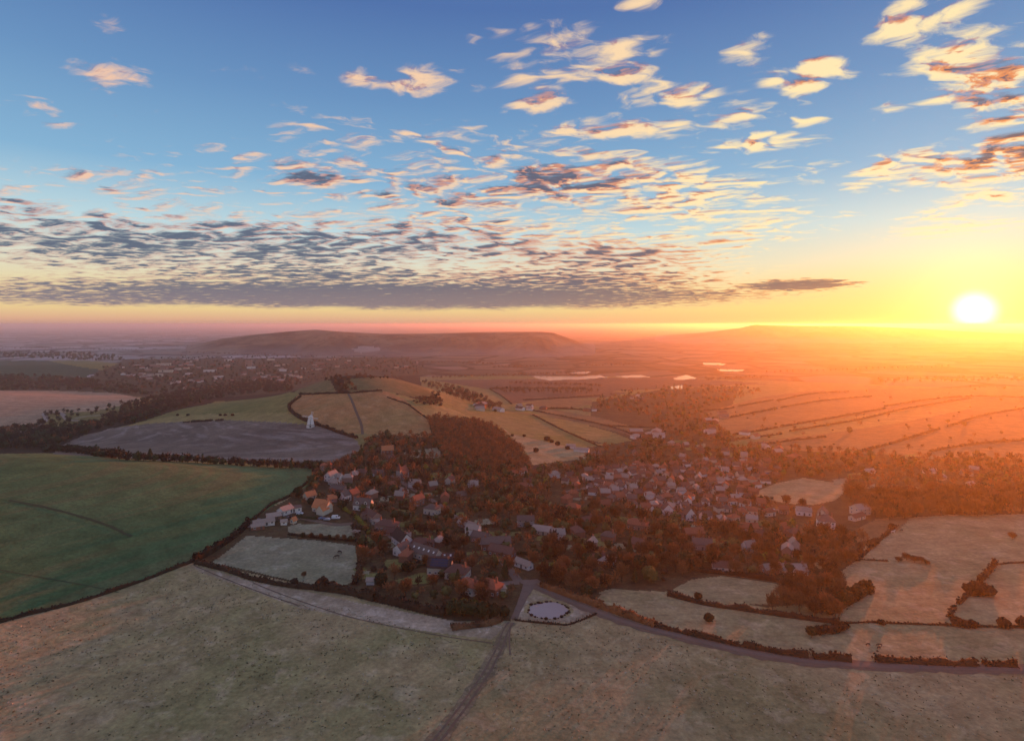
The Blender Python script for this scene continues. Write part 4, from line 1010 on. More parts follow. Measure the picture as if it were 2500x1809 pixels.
def strag(poly, n, where, grp, wr=(5.5, 8.5), det=1, big=0.0, spacing=11, ctype='house', whitebias=.4):
    P = np.array(poly, float); got = []
    tries = 0
    while len(got) < n and tries < n*40:
        tries += 1
        x = P[:, 0].min()+rng.random()*np.ptp(P[:, 0]); y = P[:, 1].min()+rng.random()*np.ptp(P[:, 1])
        if inpoly(np.array([x]), np.array([y]), poly)[0]: got.append((x, y))
    Wp = G([g[0] for g in got], [g[1] for g in got]); kept = []
    for (x, y), w in zip(got, Wp):
        if all((w[0]-h[0])**2+(w[1]-h[1])**2 > spacing**2 for h in HOUSES[-200:]): kept.append((x, y, w))
        if kept and kept[-1][2] is w: HOUSES.append((w[0], w[1], 4, ''))
    kept.sort(key=lambda q: q[0])
    for k, (x, y, w) in enumerate(kept):
        HOUSES[:] = [h for h in HOUSES if not (h[0] == w[0] and h[1] == w[1])]
    for k, (x, y, w) in enumerate(kept):
        bg = rng.random() < big
        ww = (24+22*rng.random()) if bg else wr[0]+(wr[1]-wr[0])*rng.random(); wl = WALLS[rng.integers(5)]
        rf = 'roof_white' if (bg or rng.random() < whitebias) else ROOFS[rng.integers(5)]
        kd = 'flat' if bg else ['gable','gable','hip'][rng.integers(3)]
        num = f"{ORD[k]} from left"
        house(w[0], w[1], w=ww, d=min(ww*.7, 12), h=(7 if bg else 3.4), rh=(1 if bg else 2.4), rot=float(rng.normal()*.5+(1.57 if rng.random() < .3 else 0)), kind=kd, wall=wl, roof=rf,
              detail=det, label=f"{'long ' if bg else ''}{WN[wl]} {'block' if bg else ctype}, {RN[rf]} roof, {num} {where}", group=grp, name='block' if bg else 'house', cat='building' if bg else 'house')
strag([(1400,958),(1480,955),(1484,968),(1400,972)], 10, 'in the white cluster beside the valley fields', 'white buildings beyond the village', (10, 18), whitebias=.9)
strag([(1560,905),(1640,930),(1690,985),(1800,1000),(1780,1022),(1640,1000),(1560,960)], 20, 'among trees behind the village', 'houses in trees behind the village', (9, 14))
strag([(1430,985),(1560,985),(1700,1020),(1500,1026),(1350,1040),(1340,1020)], 14, 'at the back edge of the dense village', 'houses at the back edge of the village')
strag([(1045,893),(1100,900),(1120,912),(1060,910)], 9, 'along the valley road by the hill foot', 'farm buildings along the valley road', (10, 18), spacing=16, whitebias=.7)
strag([(1140,898),(1220,905),(1210,912),(1150,910)], 5, 'on the valley road beyond the farm', 'cottages on the valley road', (9, 15), spacing=16)
strag([(1300,905),(1340,905),(1340,915),(1300,914)], 3, 'at the wood end of the valley fields', 'cottages at the wood end', (9, 14))
strag([(1380,878),(1440,880),(1430,892),(1390,890)], 5, 'inside the far brown wood', 'houses in the far wood', (9, 15))
strag([(1210,1105),(1330,1095),(1380,1120),(1260,1135)], 10, 'in trees left of the dense village', 'houses left of the dense village')
strag([(1140,1040),(1230,1040),(1240,1060),(1170,1090),(1130,1080)], 9, 'below the steep brown wood', 'houses below the steep wood')
strag([(930,1060),(1060,1070),(1120,1120),(1020,1140),(900,1100)], 8, 'in the wooded gardens below the chapel', 'houses in the wooded gardens')
strag([(740,1045),(860,1040),(900,1100),(860,1130),(780,1100)], 7, 'in the upper hillside gardens', 'houses in the upper hillside gardens')
strag([(830,1195),(920,1190),(1010,1225),(960,1200),(880,1260),(830,1250)], 5, 'in the gardens beside the paddocks', 'houses in the gardens beside the paddocks')
strag([(1570,1165),(1760,1170),(1800,1230),(1640,1230),(1560,1200)], 10, 'in the trees below the village', 'houses in trees below the village')
strag([(1230,1185),(1400,1185),(1420,1220),(1240,1222)], 6, 'in the lower wooded gardens', 'houses in the lower gardens')
strag([(2030,1040),(2160,1045),(2160,1056),(2040,1058)], 5, 'in the glow behind the tall trees', 'far right farm houses')
strag([(270,812),(420,798),(560,796),(700,800),(720,815),(640,845),(480,850),(330,846),(270,835)], 96, 'in the misty town', 'houses in the misty town', (13, 24), det=0, big=.16, spacing=16, ctype='house', whitebias=.45)
strag([(300,838),(420,838),(560,850),(460,868),(360,862)], 14, 'on the near side of the misty town', 'near side of the misty town', (10, 16), det=0, spacing=14)
strag([(700,796),(900,800),(930,820),(760,822)], 14, 'in mist right of the round hill', 'houses in the mist beyond the hill', (12, 20), det=0, spacing=18)
# the town's castle keep, catching the light
def keep():
    W = G(552, 812)[0]; e = empty('castle_keep', tuple(W), .2, 'pinkish castle tower rising above the misty town', 'castle')
    mb = MB().box(-8,8,-7,7,-3,20)
    for i in range(5): mb.box(-8+i*3.6,-6.4+i*3.6,-7,-6,20,22); mb.box(-8+i*3.6,-6.4+i*3.6,6,7,20,22)
    link('wall', mb.me('wall', M['pink_wall']), e)
    for q in (-9, 9): link('tower', MB().tube([(q,-7,-3),(q,-7,24)], 3.2, 10).me('tower', M['pink_wall']), e)
keep()

# ------------------------------------------------------------------ windmill
def windmill():
    W = G(688, 945)[0]; s = W[1]/1260*25/13.5
    e = empty('windmill', tuple(W), .25, 'white smock windmill with four sails standing on the hill', 'windmill'); e.scale = (s*1.55, s*1.55, s*1.2)
    def frus(r0, r1, z0, z1, n=8):
        a = [(r0*math.cos(2*math.pi*(i+.5)/n), r0*math.sin(2*math.pi*(i+.5)/n), z0) for i in range(n)]
        c = [(r1*math.cos(2*math.pi*(i+.5)/n), r1*math.sin(2*math.pi*(i+.5)/n), z1) for i in range(n)]
        return a+c, [(i, (i+1) % n, n+(i+1) % n, n+i) for i in range(n)]+[tuple(range(n))[::-1], tuple(range(n, 2*n))]
    link('base', MB().add(*frus(3.3, 3.1, -1, 2.2)).me('base', M['white_wall']), e)
    link('tower', MB().add(*frus(2.8, 1.6, 2.2, 9.2)).me('tower', M['mill']), e)
    link('gallery', MB().add(*frus(3.5, 3.5, 2.2, 2.35)).me('gallery', M['wood']), e)
    V, F = blob(1.9, 1.9, 1.7, 9.4, 0, random.Random(1), 12, 8)
    link('cap', mesh_np('cap', V, F, M['mill'], smooth=True), e)
    for k in range(3):
        o = link('window', MB().box(-.35,.35,-.06,.0,-.5,.5).me('window', M['glass']), e, (0, -2.62+.17*(2.2+k*2.2-1.2)*1.0+.0, 3.4+k*2.0)); o.rotation_euler = (R(-9.7), 0, 0)
    link('door', MB().box(-.5,.5,-3.15,-3.02,0,2).me('door', M['door']), e)
    link('windshaft', MB().tube([(0,-1.2,9.8),(0,-3.0,9.9)], .22, 6).me('windshaft', M['wood']), e)
    for k in range(4):
        mb = MB().box(-.12,.12,-.1,.1,0,6.0)
        for j in range(9): mb.box(-.1,1.35,-.04,.04,1.3+j*.55,1.38+j*.55)
        mb.box(1.25,1.35,-.05,.05,1.2,5.8); mb.box(.6,.68,-.05,.05,1.2,5.8)
        o = link('sail', mb.me('sail', M['frame']), e, (0, -2.9, 9.9)); o.rotation_euler = (0, R(12+90*k), 0)
    ft = link('fantail', MB().tube([(0,1.4,9.4),(0,3.4,10.6)], .1, 4).me('fantail', M['wood']), e)
    for k in range(6):
        o = link('vane', MB().box(-.16,.16,-.03,.03,.1,1.1).me('vane', M['frame']), ft, (0, 3.4, 10.6)); o.rotation_euler = (0, R(60*k), 0)
    HOUSES.append((W[0], W[1], 7, 'the windmill'))
windmill()

# ------------------------------------------------------------------ vehicles and animals
def vehicle(px, py, rot, body, label, van=False):
    W = G(px, py)[0]; e = empty('parked_van' if van else 'parked_car', (W[0], W[1], W[2]+.1), rot, label, 'van' if van else 'car', 'vehicles parked by the houses')
    L, Wd = (5.0, 1.9) if van else (4.2, 1.75)
    key = ('car', van, body)
    def bm():
        if van: prof = [(-2.5,.35),(-2.5,1.95),(-2.3,2.15),(1.2,2.15),(1.8,1.25),(2.4,1.05),(2.5,.6),(2.45,.35)]
        else: prof = [(-2.1,.35),(-2.1,.85),(-1.75,.95),(-1.3,1.42),(.25,1.45),(.95,.98),(1.95,.82),(2.1,.55),(2.08,.35)]
        n = len(prof); v = [(x, -Wd/2+(.12 if z > 1.1 else 0), z) for x, z in prof]+[(x, Wd/2-(.12 if z > 1.1 else 0), z) for x, z in prof]
        return MB().add(v, [tuple(range(n)), tuple(range(n, 2*n))[::-1]]+[(i, i+n, (i+1) % n+n, (i+1) % n) for i in range(n)]).me('body', M[body])
    link('body', cached(key, bm), e)
    gk = cached(('cg', van), lambda: (MB().add([(1.22,-.8,2.08),(1.22,.8,2.08),(1.78,.8,1.3),(1.78,-.8,1.3)], [(0,1,2,3)]).box(.1,1.0,-.86,-.83,1.35,1.95).box(.1,1.0,.83,.86,1.35,1.95) if van
         else MB().add([(.28,-.7,1.44),(.28,.7,1.44),(.93,.72,1.03),(.93,-.72,1.03)], [(0,1,2,3)]).box(-1.2,.25,-.80,-.76,1.0,1.36).box(-1.2,.25,.76,.80,1.0,1.36)).me('window', M['glass']))
    g = link('window', gk, e); g.location = (.02, 0, .02)
    wm = cached(('wh',), lambda: MB().tube([(0,-.11,0),(0,.11,0)], .32, 12).me('wheel', M['tyre']))
    rm = cached(('rim',), lambda: MB().tube([(0,-.12,0),(0,.12,0)], .17, 8).me('rim', M['frame']))
    for qx in (-L*.31, L*.31):
        for qy in (-Wd/2+.08, Wd/2-.08): w = link('wheel', wm, e, (qx, qy, .32)); link('rim', rm, w)
    hl = cached(('hl',), lambda: MB().box(0,.03,-.16,.16,-.07,.07).me('headlight', M['frame']))
    for qy in (-.6, .6): link('headlight', hl, e, ((2.45 if van else 2.04), qy, .68))
vehicle(713,1150,.1,'car_blue','blue parked car below the large orange-roofed house')
vehicle(724,1152,3.0,'car_silver','silver parked car right of the blue one by the paddock track')
vehicle(744,1149,.05,'car_white','white parked van nearest the hedge by the paddock track',True)
vehicle(1068,1205,.4,'car_silver','silver car on the drive of the bright white house')
vehicle(1076,1210,.5,'car_white','white car in front of the silver one on the drive')
vehicle(1133,1217,1.2,'car_dark','dark car at the right end of the grey-roofed terrace')
vehicle(664,1139,.1,'car_white','white car beside the flat grey-roofed house')
vehicle(640,1147,1.3,'car_dark','dark car below the white gabled bungalow')
vehicle(206,908,.3,'car_silver','silver car on the winding road at the dark woods')  if False else None
_cars = []
for k in range(26):
    sx_, sy_ = [(1560,1010,1330,1075),(1700,1050,1420,1105),(1740,1130,1440,1112),(1320,1045,1500,1115)][k % 4][:2], [(1560,1010,1330,1075),(1700,1050,1420,1105),(1740,1130,1440,1112),(1320,1045,1500,1115)][k % 4][2:]
    t_ = random.random(); _cars.append((sx_[0]+(sy_[0]-sx_[0])*t_, sx_[1]+(sy_[1]-sx_[1])*t_+random.uniform(-1, 3)))
for k, (x_, y_) in enumerate(sorted(_cars)):
    cn = ['car_silver','car_white','car_dark','car_red','car_blue'][k % 5]
    vehicle(x_, y_, random.random()*3, cn, f"{cn[4:]} car on a village street, {ORD[k]} from left among the parked village cars")
def horse(px, py, rot, m, label, s=1.0, grazing=True):
    W = G(px, py)[0]
    def mk():
        vs = [(-.75,0,1.2),(0,0,1.12),(.65,0,1.22)]; es = [(0,1),(1,2)]; rd = [.30,.33,.29]
        def ch(p, pts, rs):
            for q, r_ in zip(pts, rs): vs.append(q); es.append((p, len(vs)-1)); rd.append(r_); p = len(vs)-1
        if grazing: ch(2, [(1.05,0,1.0),(1.3,0,.6),(1.4,0,.28),(1.55,0,.1)], [.19,.13,.12,.07])
        else: ch(2, [(.95,0,1.55),(1.15,0,1.85),(1.4,0,1.78),(1.6,0,1.6)], [.19,.13,.12,.07])
        for sx, kn in ((.6, .06), (-.75, -.12)):
            for sy in (-.2, .2): ch(2 if sx > 0 else 0, [(sx,sy,.95),(sx+kn,sy,.55),(sx,sy,.12),(sx+.08,sy,.02)], [.15,.08,.055,.06])
        ch(0, [(-1.05,0,1.15),(-1.12,0,.6)], [.06,.05])
        me = bpy.data.meshes.new('t'); me.from_pydata(vs, es, []); ob = bpy.data.objects.new('t', me); C.objects.link(ob)
        md = ob.modifiers.new('s', 'SKIN')
        for i, r_ in enumerate(rd): me.skin_vertices[0].data[i].radius = (r_*.8, r_)
        me.skin_vertices[0].data[0].use_root = True
        ob.modifiers.new('u', 'SUBSURF').levels = 1
        dg = bpy.context.evaluated_depsgraph_get(); out = bpy.data.meshes.new_from_object(ob.evaluated_get(dg))
        bpy.data.objects.remove(ob); out.materials.clear(); out.materials.append(M[m]); out.name = 'horse'; return out
    o = link('horse', cached(('horse', m, grazing), mk), None, tuple(W+np.array([0, 0, .0])), rot); o.scale = (s,)*3
    tag(o, label, 'horse', 'horses in the fields'); return o
horse(753,1226,2.6,'horse','dark horse grazing, farther of the two in the lower paddock',1.25)
horse(746,1236,3.5,'horse','dark horse grazing, nearer of the two in the lower paddock',1.25)
horse(1978,1181,.1,'pale_coat','pale horse standing in the garden field below the tall trees',1.2,False)
horse(1996,1177,.3,'horse','dark horse right of the pale one',1.1)
horse(1922,1430,.2,'horse','dark pony on the strip pasture, left of the group of three',.8)
horse(1948,1431,2.9,'horse','dark pony on the strip pasture, right of the group of three',.8)
horse(1946,1437,.4,'horse','dark pony on the strip pasture, lowest of the group of three',.75)
horse(2176,1296,.4,'horse','dark pony near the round thicket in the big pasture',.8) if False else None

# ------------------------------------------------------------------ hedges and fences
def hedge(pts, h=1.6, w=1.6, m='hedge', label='', dens=9, gap=0.0, name='hedge', group=None, leaf=.55):
    W = G([p[0] for p in pts], [p[1] for p in pts])[:, :2]; c = spline(W, 1.2)
    t = np.gradient(c, axis=0); t /= np.linalg.norm(t, axis=1)[:, None]; nr = np.stack([t[:, 1], -t[:, 0]], 1)
    z = height(c[:, 0], c[:, 1]); hv = h*(.72+.9*fbm(c[:, 0]/6, c[:, 1]/6, 3)+.25); hv = np.clip(hv, .25*h, 1.6*h)
    if gap: hv = np.where(fbm(c[:, 0]/9+40, c[:, 1]/9, 2) > .55-gap, hv*.12, hv)
    parts = []
    prof = [(-.42, -.4), (-.40, .45), (-.2, .80), (.2, .80), (.40, .45), (.42, -.4)]
    V = np.stack([np.column_stack([c+nr*(a*w*(1+.3*rng.normal(size=len(c))))[:, None] if False else c+nr*(a*w), z+np.where(b_ > 0, b_*hv, b_)]) for a, b_ in prof], 1).reshape(-1, 3)
    F = []; n = len(c)
    for i in range(n-1):
        for k in range(5): a = i*6+k; F.append((a, a+1, a+7, a+6))
    parts.append((V, np.array(F)))
    N = int(n*dens); i = rng.integers(0, n, N); a = rng.random(N)*2-1; up = rng.random(N)**.7
    env = np.sqrt(np.clip(1-up**2*.75, .05, 1))
    cen = np.column_stack([c[i]+nr[i]*(a*env*w*.58)[:, None]+rng.normal(size=(N, 2))*.3, z[i]+up*hv[i]*(.88+.22*rng.random(N))])
    nn = unit(rng.normal(size=(N, 3))+np.array([0, 0, .4])); a1 = unit(np.cross(nn, rng.normal(size=(N, 3)))); b1 = np.cross(nn, a1)
    s = leaf*(.5+.9*rng.random(N))*min(1.6, .6+h*.25)
    parts.append(quads(cen, a1*s[:, None]*.5, b1*s[:, None]*.5))
    V, F = merge(parts); base = np.array([c[:, 0].mean(), c[:, 1].mean(), z.mean()])
    o = link(name, mesh_np(name, V-base, F, M[m]), None, tuple(base)); tag(o, label, 'hedge', group); return o
hedge([(-60,1392),(0,1378),(60,1362),(180,1332),(300,1292),(380,1262),(430,1243)],1.5,1.6,label='long low dark hedge between the green field and the frosted foreground field')
hedge([(430,1243),(470,1222),(520,1188),(550,1160)],3.4,3.2,dens=14,label='tall bushy hedge climbing from the field corner to the long white barn')
hedge([(560,1152),(600,1118),(640,1100),(690,1062)],1.4,1.4,label='thin hedge between the green field and the hillside houses')
hedge([(435,1247),(500,1264),(560,1283),(640,1299),(700,1305)],2.2,2.2,gap=.1,label='scrubby dark hedge below the lower paddock, left half')
hedge([(700,1305),(770,1314),(830,1330)],3.6,3.4,dens=14,label='thick dark hedge below the lower paddock, right half')
hedge([(640,1184),(700,1191),(792,1199)],1.1,1.1,label='low hedge between the two paddocks under a row of small trees')
hedge([(784,1166),(796,1205),(798,1255),(785,1295)],2.6,3,'bare',label='brown hedge down the right side of the two paddocks',dens=14)
hedge([(660,1146),(700,1151)],2.2,1.5,'ever',label='clipped dark hedge in front of the large orange-roofed house')
hedge([(760,1128),(775,1136),(792,1150),(806,1165),(818,1184)],2.2,2.2,'ygreen',label='yellowish hedge running downhill right of the upper paddock',dens=14)
hedge([(835,1330),(880,1340),(930,1352),(985,1362)],3.4,3.2,label='dark hedge along the bottom of the village, left of the big evergreens',dens=14)
hedge([(870,1268),(905,1262),(940,1252)],1.8,1.5,'ever',label='straight clipped hedge between two lawns below the skylit roof')
hedge([(1000,1392),(1040,1388),(1085,1382),(1105,1375)],2.0,3.5,'bare',label='brown bramble thicket on the verge below the big evergreens',dens=12)
hedge([(1200,1298),(1300,1334),(1380,1362),(1450,1386)],2.8,3.6,'russet',label='russet hedge on the far side of the lane, first stretch from the junction',dens=15)
hedge([(1450,1386),(1540,1408),(1640,1430),(1720,1445),(1790,1455)],2.0,2.4,gap=.05,label='dark uneven hedge along the middle of the lane',dens=12)
hedge([(1800,1456),(1850,1460),(1885,1464)],2.8,2.6,label='bushy end of the lane hedge before the field gap',dens=12)
hedge([(1940,1464),(1990,1466),(2060,1470),(2160,1474)],2.2,2.4,label='lane hedge right of the field gap',dens=12)
hedge([(2178,1473),(2215,1474),(2250,1476)],2.3,2.4,label='short last piece of lane hedge at the right edge',dens=12)
hedge([(1480,1318),(1560,1338),(1640,1350),(1720,1362),(1800,1373),(1858,1380)],2.0,2.6,label='dark hedge between the hay field and the long strip pasture')
hedge([(1550,1266),(1650,1276),(1760,1294)],2.2,2.4,label='dark hedge along the top of the hay field')
hedge([(1827,1358),(1850,1347),(1880,1332),(1923,1307)],4.6,5,'ever',label='thick tall evergreen hedge running up from the thicket',dens=30,leaf=.8)
hedge([(1872,1381),(1920,1378),(1990,1381),(2080,1384)],.7,.8,gap=.15,label='thin broken hedge line across the right-hand pasture')
hedge([(2080,1384),(2170,1388),(2268,1390),(2350,1390)],.9,.9,label='low hedge line at the far right of the pasture')
hedge([(2205,1246),(2190,1268),(2168,1290)],2.6,2.2,label='upper piece of the broken diagonal hedge in the big pasture')
hedge([(2143,1318),(2130,1332),(2122,1338)],1.8,1.8,label='short middle piece of the broken diagonal hedge')
hedge([(2114,1346),(2108,1356),(2104,1368)],2.2,1.8,label='lowest piece of the broken diagonal hedge')
hedge([(2212,1250),(2240,1247),(2290,1246)],.8,.8,label='low hedge running right from the top of the diagonal hedge')
hedge([(1890,1238),(1918,1240),(1965,1243)],.8,.8,label='thin hedge from the lower trees to the russet thicket')
hedge([(1905,1236),(1935,1208),(1965,1182),(1985,1165)],1.6,2,gap=.15,label='gappy hedge climbing beside the garden field')
hedge([(1880,1132),(1960,1140),(2050,1138)],1.2,1.2,label='low hedge below the large cream barn') if False else None
hedge([(2030,1113),(2060,1098),(2085,1083)],1.5,1.5,label='dark hedge between the two corner fields')
hedge([(640,898),(642,908),(655,920),(672,930),(700,940),(723,948),(755,960),(791,971)],3.6,3.6,label='dark hedge winding past the windmill down to the wood',dens=8)
hedge([(666,879),(650,890),(641,899)],3,3,label='upper end of the windmill hedge',dens=8)
hedge([(663,874),(700,873),(768,871),(810,868),(845,865)],2.2,2.6,label='hedge across the hill above the stubble fields',dens=6)
hedge([(858,880),(880,888),(903,896),(925,912),(948,928)],1.6,2.2,gap=.2,label='broken hedge down the right side of the stubble hill',dens=6)
hedge([(406,936),(420,935)],2.4,3,label='short dark bush line at the left on the crest of the ploughed field',dens=6)
hedge([(424,935),(470,932)],2.4,3,label='longest of three bush lines on the crest of the ploughed field',dens=6)
hedge([(478,932),(494,931)],2.4,3,label='right-hand bush line on the crest of the ploughed field',dens=6)
hedge([(1180,919),(1230,945),(1280,968),(1330,990)],1.8,2.6,gap=.1,label='thin hedge slanting down the valley field',dens=5)
hedge([(1160,905),(1240,921),(1330,940),(1400,962),(1440,986)],1.8,3,label='long hedge curving beside the valley road',dens=5)
hedge([(1330,941),(1400,946),(1450,948)],1.6,2.4,label='hedge branching right off the valley road',dens=5)
hedge([(1200,905),(1260,906),(1330,911)],3,5,label='tree-height hedge along the valley road cottages',dens=5)
hedge([(1085,862),(1120,884),(1133,895)],2,3,label='dark ditch line at the left of the brown field',dens=4)
hedge([(1160,886),(1240,882),(1330,876)],2.5,5,label='hedge along the lower side of the brown field',dens=4)
hedge([(1085,861),(1180,860),(1300,861)],4,6,'bare',label='belt along the upper side of the brown field',dens=5)
for k, q in enumerate([[(1558,909),(1600,907),(1625,903)],[(1635,900),(1680,892),(1712,886)],[(1720,888),(1800,872),(1880,868)],[(1606,927),(1657,917),(1720,905)],[(1730,903),(1820,888),(1930,878)],
          [(1625,963),(1680,955),(1721,947)],[(1730,945),(1850,925),(1960,905)],[(1635,973),(1680,968),(1730,961)],[(1750,955),(1900,930),(2010,905),(2150,882)],[(1900,1002),(2000,975),(2080,950)],
          [(2100,945),(2180,920),(2268,905)],[(1960,900),(2060,885),(2150,878),(2268,880)],[(1690,985),(1760,975),(1830,968)],[(2060,1000),(2150,985),(2268,975)]]):
    hedge(q, 2.4, 3.5, gap=.22, dens=5, label=f'dark dashed hedge, {ORD[k]} counted across the glowing pastures below the sun', group='dashed hedges across the glowing pastures')
def fence(pts, label, step=6):
    W = G([p[0] for p in pts], [p[1] for p in pts])[:, :2]; c = spline(W, 3.0); z = height(c[:, 0], c[:, 1])
    e = empty('fence', (c[0, 0], c[0, 1], z[0]), 0, label, 'fence'); b0 = np.array([c[0, 0], c[0, 1], z[0]])
    for hz_ in (.55, 1.05): link('rail', MB().tube([tuple(np.array([p[0], p[1], q+hz_])-b0) for p, q in zip(c, z)], .05, 4).me('rail', M['wood']), e)
    pm = cached(('post',), lambda: MB().box(-.09,.09,-.09,.09,-.4,1.25).me('post', M['wood']))
    for p, q in zip(c, z): link('post', pm, e, tuple(np.array([p[0], p[1], q])-b0))
fence([(1140,1371),(1190,1377),(1240,1381),(1264,1380),(1290,1368),(1320,1358)],'post and rail fence round the lower side of the pond plot')
fence([(1868,1383),(1840,1392)],'short fence beside the scrub patch on the strip pasture')
fence([(1130,1376),(1142,1372)],'field gate rails at the top of the rutted track')
hedge([(1140,1373),(1190,1379),(1240,1383),(1264,1382),(1320,1360)],.6,.9,label='rank grass line along the pond plot fence')

_gh = []
for (gx, gy, n_) in ((840,1190,5),(930,1180,5),(1010,1190,5),(900,1110,5),(1020,1110,5),(1080,1160,4),(1220,1215,4),(1450,1190,5),(1330,1110,4),(1150,1120,4),(870,1240,4),(1700,1190,3)):
    for _ in range(n_):
        x_, y_ = gx+random.uniform(-50, 50), gy+random.uniform(-22, 22); dx_ = random.uniform(-26, 26); dy_ = random.uniform(-7, 7)
        _gh.append((x_, y_, x_+dx_+(10 if dx_ > 0 else -10), y_+dy_))
_gh.sort()
for k, q in enumerate(_gh):
    hedge([(q[0], q[1]), ((q[0]+q[2])/2, (q[1]+q[3])/2+.5), (q[2], q[3])], random.uniform(1.0, 2.2), random.uniform(.9, 1.5), ['ever','hedge','olive_leaf'][k % 3],
          label=f"{['dark evergreen','bare dark','olive-green'][k % 3]} garden hedge among the village gardens, {ORD[k]} from left", group='garden hedges in the village', dens=10)
# reed clumps round the pond
for k, (rx_, ry_) in enumerate(ring(45, 18.5, 30, .05)):
    W = G(rx_+random.uniform(-1.8, 1.8), ry_+random.uniform(-1, 1))[0]; sc_ = .10+.24*random.random()**1.4; v = KIND['bush']['v'][k % 3]
    o = link('reed_clump', v[0], None, (W[0], W[1], W[2]-.1), random.random()*6); o.scale = (sc_*1.25, sc_*1.25, sc_*.9)
    tag(o, f'dark reed clump on the frozen pond rim, {ORD[k]} counted clockwise from its right-hand tip', 'reeds', 'reed clumps round the frozen pond')

# ------------------------------------------------------------------ trees
LAWNS = [f[2] for f in FIELDS if f[0] in ('lawn', 'paddock', 'cricket_field', 'corner_field', 'hay_field', 'long_pasture', 'big_pasture', 'pond_plot', 'rough_verge', 'right_field', 'green_field', 'track_field',
         'stubble_field', 'ploughed_field', 'down_field', 'pale_strip_field', 'slope_field', 'rough_pasture', 'hilltop_field')]
ROADS = []
for q in ([(1172,1284),(1160,1322),(1138,1372)], LN[:6], [(820,1150),(870,1190),(950,1240),(1040,1290),(1150,1290)]):
    ROADS.append(spline(G([p[0] for p in q], [p[1] for p in q])[:, :2], 4))
ROADS = np.concatenate(ROADS)
def scatter(poly, n, spacing, kinds, smin=.7, smax=1.2, region='', avoid=True):
    P = np.array(poly, float)
    q = rng.random((n*9, 2))*[np.ptp(P[:, 0]), np.ptp(P[:, 1])]+[P[:, 0].min(), P[:, 1].min()]
    ins = inpoly(q[:, 0], q[:, 1], poly)
    if avoid:
        for L in LAWNS: ins &= ~inpoly(q[:, 0], q[:, 1], L)
    q = q[ins]; W = G(q[:, 0], q[:, 1])
    cell = {}; hs = np.array([(h[0], h[1], h[2]) for h in HOUSES]); names = [k for k, _ in kinds]; wts = np.array([w for _, w in kinds], float); wts /= wts.sum(); cnt = 0
    for w in W:
        if w[1] > 5000: continue
        ci = (int(w[0]//spacing), int(w[1]//spacing)); ok = True
        for a in (-1, 0, 1):
            for c_ in (-1, 0, 1):
                for o in cell.get((ci[0]+a, ci[1]+c_), ()):
                    if (o[0]-w[0])**2+(o[1]-w[1])**2 < spacing**2: ok = False
        if not ok: continue
        dd = hs[:, :2]-w[:2]
        # keep clear of houses, and of the sight line just in front of them
        if ((np.abs(dd[:, 0]) < hs[:, 2]+2.0) & (dd[:, 1] > -hs[:, 2]-1.5) & (dd[:, 1] < hs[:, 2]+7)).any():
            if rng.random() < .93: continue
        if (((ROADS-w[:2])**2).sum(1) < 25).any(): continue
        cell.setdefault(ci, []).append(w)
        kd = names[rng.choice(len(names), p=wts)]; s = smin+(smax-smin)*rng.random()
        put(kd, w[0], w[1], s, .85+.3*rng.random(), region); cnt += 1
        if cnt >= n: break
VIL = [('bare', 3), ('russet', 3.2), ('olive', 1.8), ('dim', 1.0), ('ever', 1.6), ('bush', 1.2), ('conifer', .5), ('gold', .35), ('open', .6)]
# belt behind the green field
B = G([95,130,190,250,320,400,480,550,630,700], [1001,1001,1006,1016,1021,1024,1029,1033,1038,1041])[:, :2]
for rowk, (dy, st) in enumerate(((1.5, 4.2), (6, 4.6), (11, 5.0))):
    for p in spline(B, st): put(['dim','ever','dim','bush','conifer' if rng.random() < .3 else 'dim'][rng.integers(5)], p[0]+rng.normal()*1, p[1]+dy+rng.normal()*1.2, .62+.35*rng.random(), .9, 'in the dark belt behind the green field')
scatter([(-60,1003),(-60,958),(100,940),(150,948),(250,930),(320,912),(330,935),(250,945),(180,965),(110,995)], 420, 5.0, [('dim',4),('ever',2),('bare',1)], .7, 1.2, 'in the dark wood left of the ploughed field')
scatter([(225,930),(300,890),(330,885),(500,850),(640,840),(650,868),(560,872),(480,884),(400,915),(270,943)], 620, 6, [('dim',5),('ever',2)], .8, 1.3, 'in the valley wood below the misty town')
scatter([(-60,865),(-60,830),(120,836),(280,850),(330,877),(200,866)], 420, 6.5, [('dim',3),('ever',3)], .9, 1.4, 'in the strip of wood above the beige field')
scatter([(-60,792),(-60,780),(180,781),(260,790),(280,800),(200,800),(100,794)], 260, 10, [('dim',3),('ever',3)], 1.2, 1.8, 'on the skyline left of the town')
scatter([(200,835),(230,815),(280,800),(420,788),(900,792),(940,815),(920,832),(760,822),(700,832),(640,862),(480,862),(330,880),(300,850)], 800, 9, [('dim',3),('bare',2),('ever',2)], .8, 1.3, 'among the houses of the misty town')
scatter([(80,943),(96,915),(208,908),(282,893),(320,888),(300,905),(240,915),(160,925),(150,945)], 45, 6.5, [('dim',3),('ever',1)], .7, 1, 'along the winding road by the beige field')
scatter([(660,848),(700,834),(725,828),(765,830),(775,838),(792,866),(750,868),(735,845),(700,843),(665,852)], 130, 5, [('dim',4),('bare',2),('bush',2)], .4, .75, 'in the clump on top of the round hill', False)
scatter([(765,836),(870,833),(900,842),(870,838),(770,840)], 40, 5, [('bare',2),('bush',3)], .6, .9, 'along the crest of the round hill', False)
scatter([(912,890),(950,880),(972,874),(980,900),(930,896)], 110, 4, [('bush',4),('bare',1)], .7, 1.1, 'in the brown scrub on the right flank of the hill', False)
scatter([(936,845),(1000,855),(1060,878),(1115,903),(1095,914),(1030,890),(975,868),(940,855)], 170, 7, [('bare',5),('ever',1)], .7, 1.2, 'along the valley road at the foot of the hill', False)
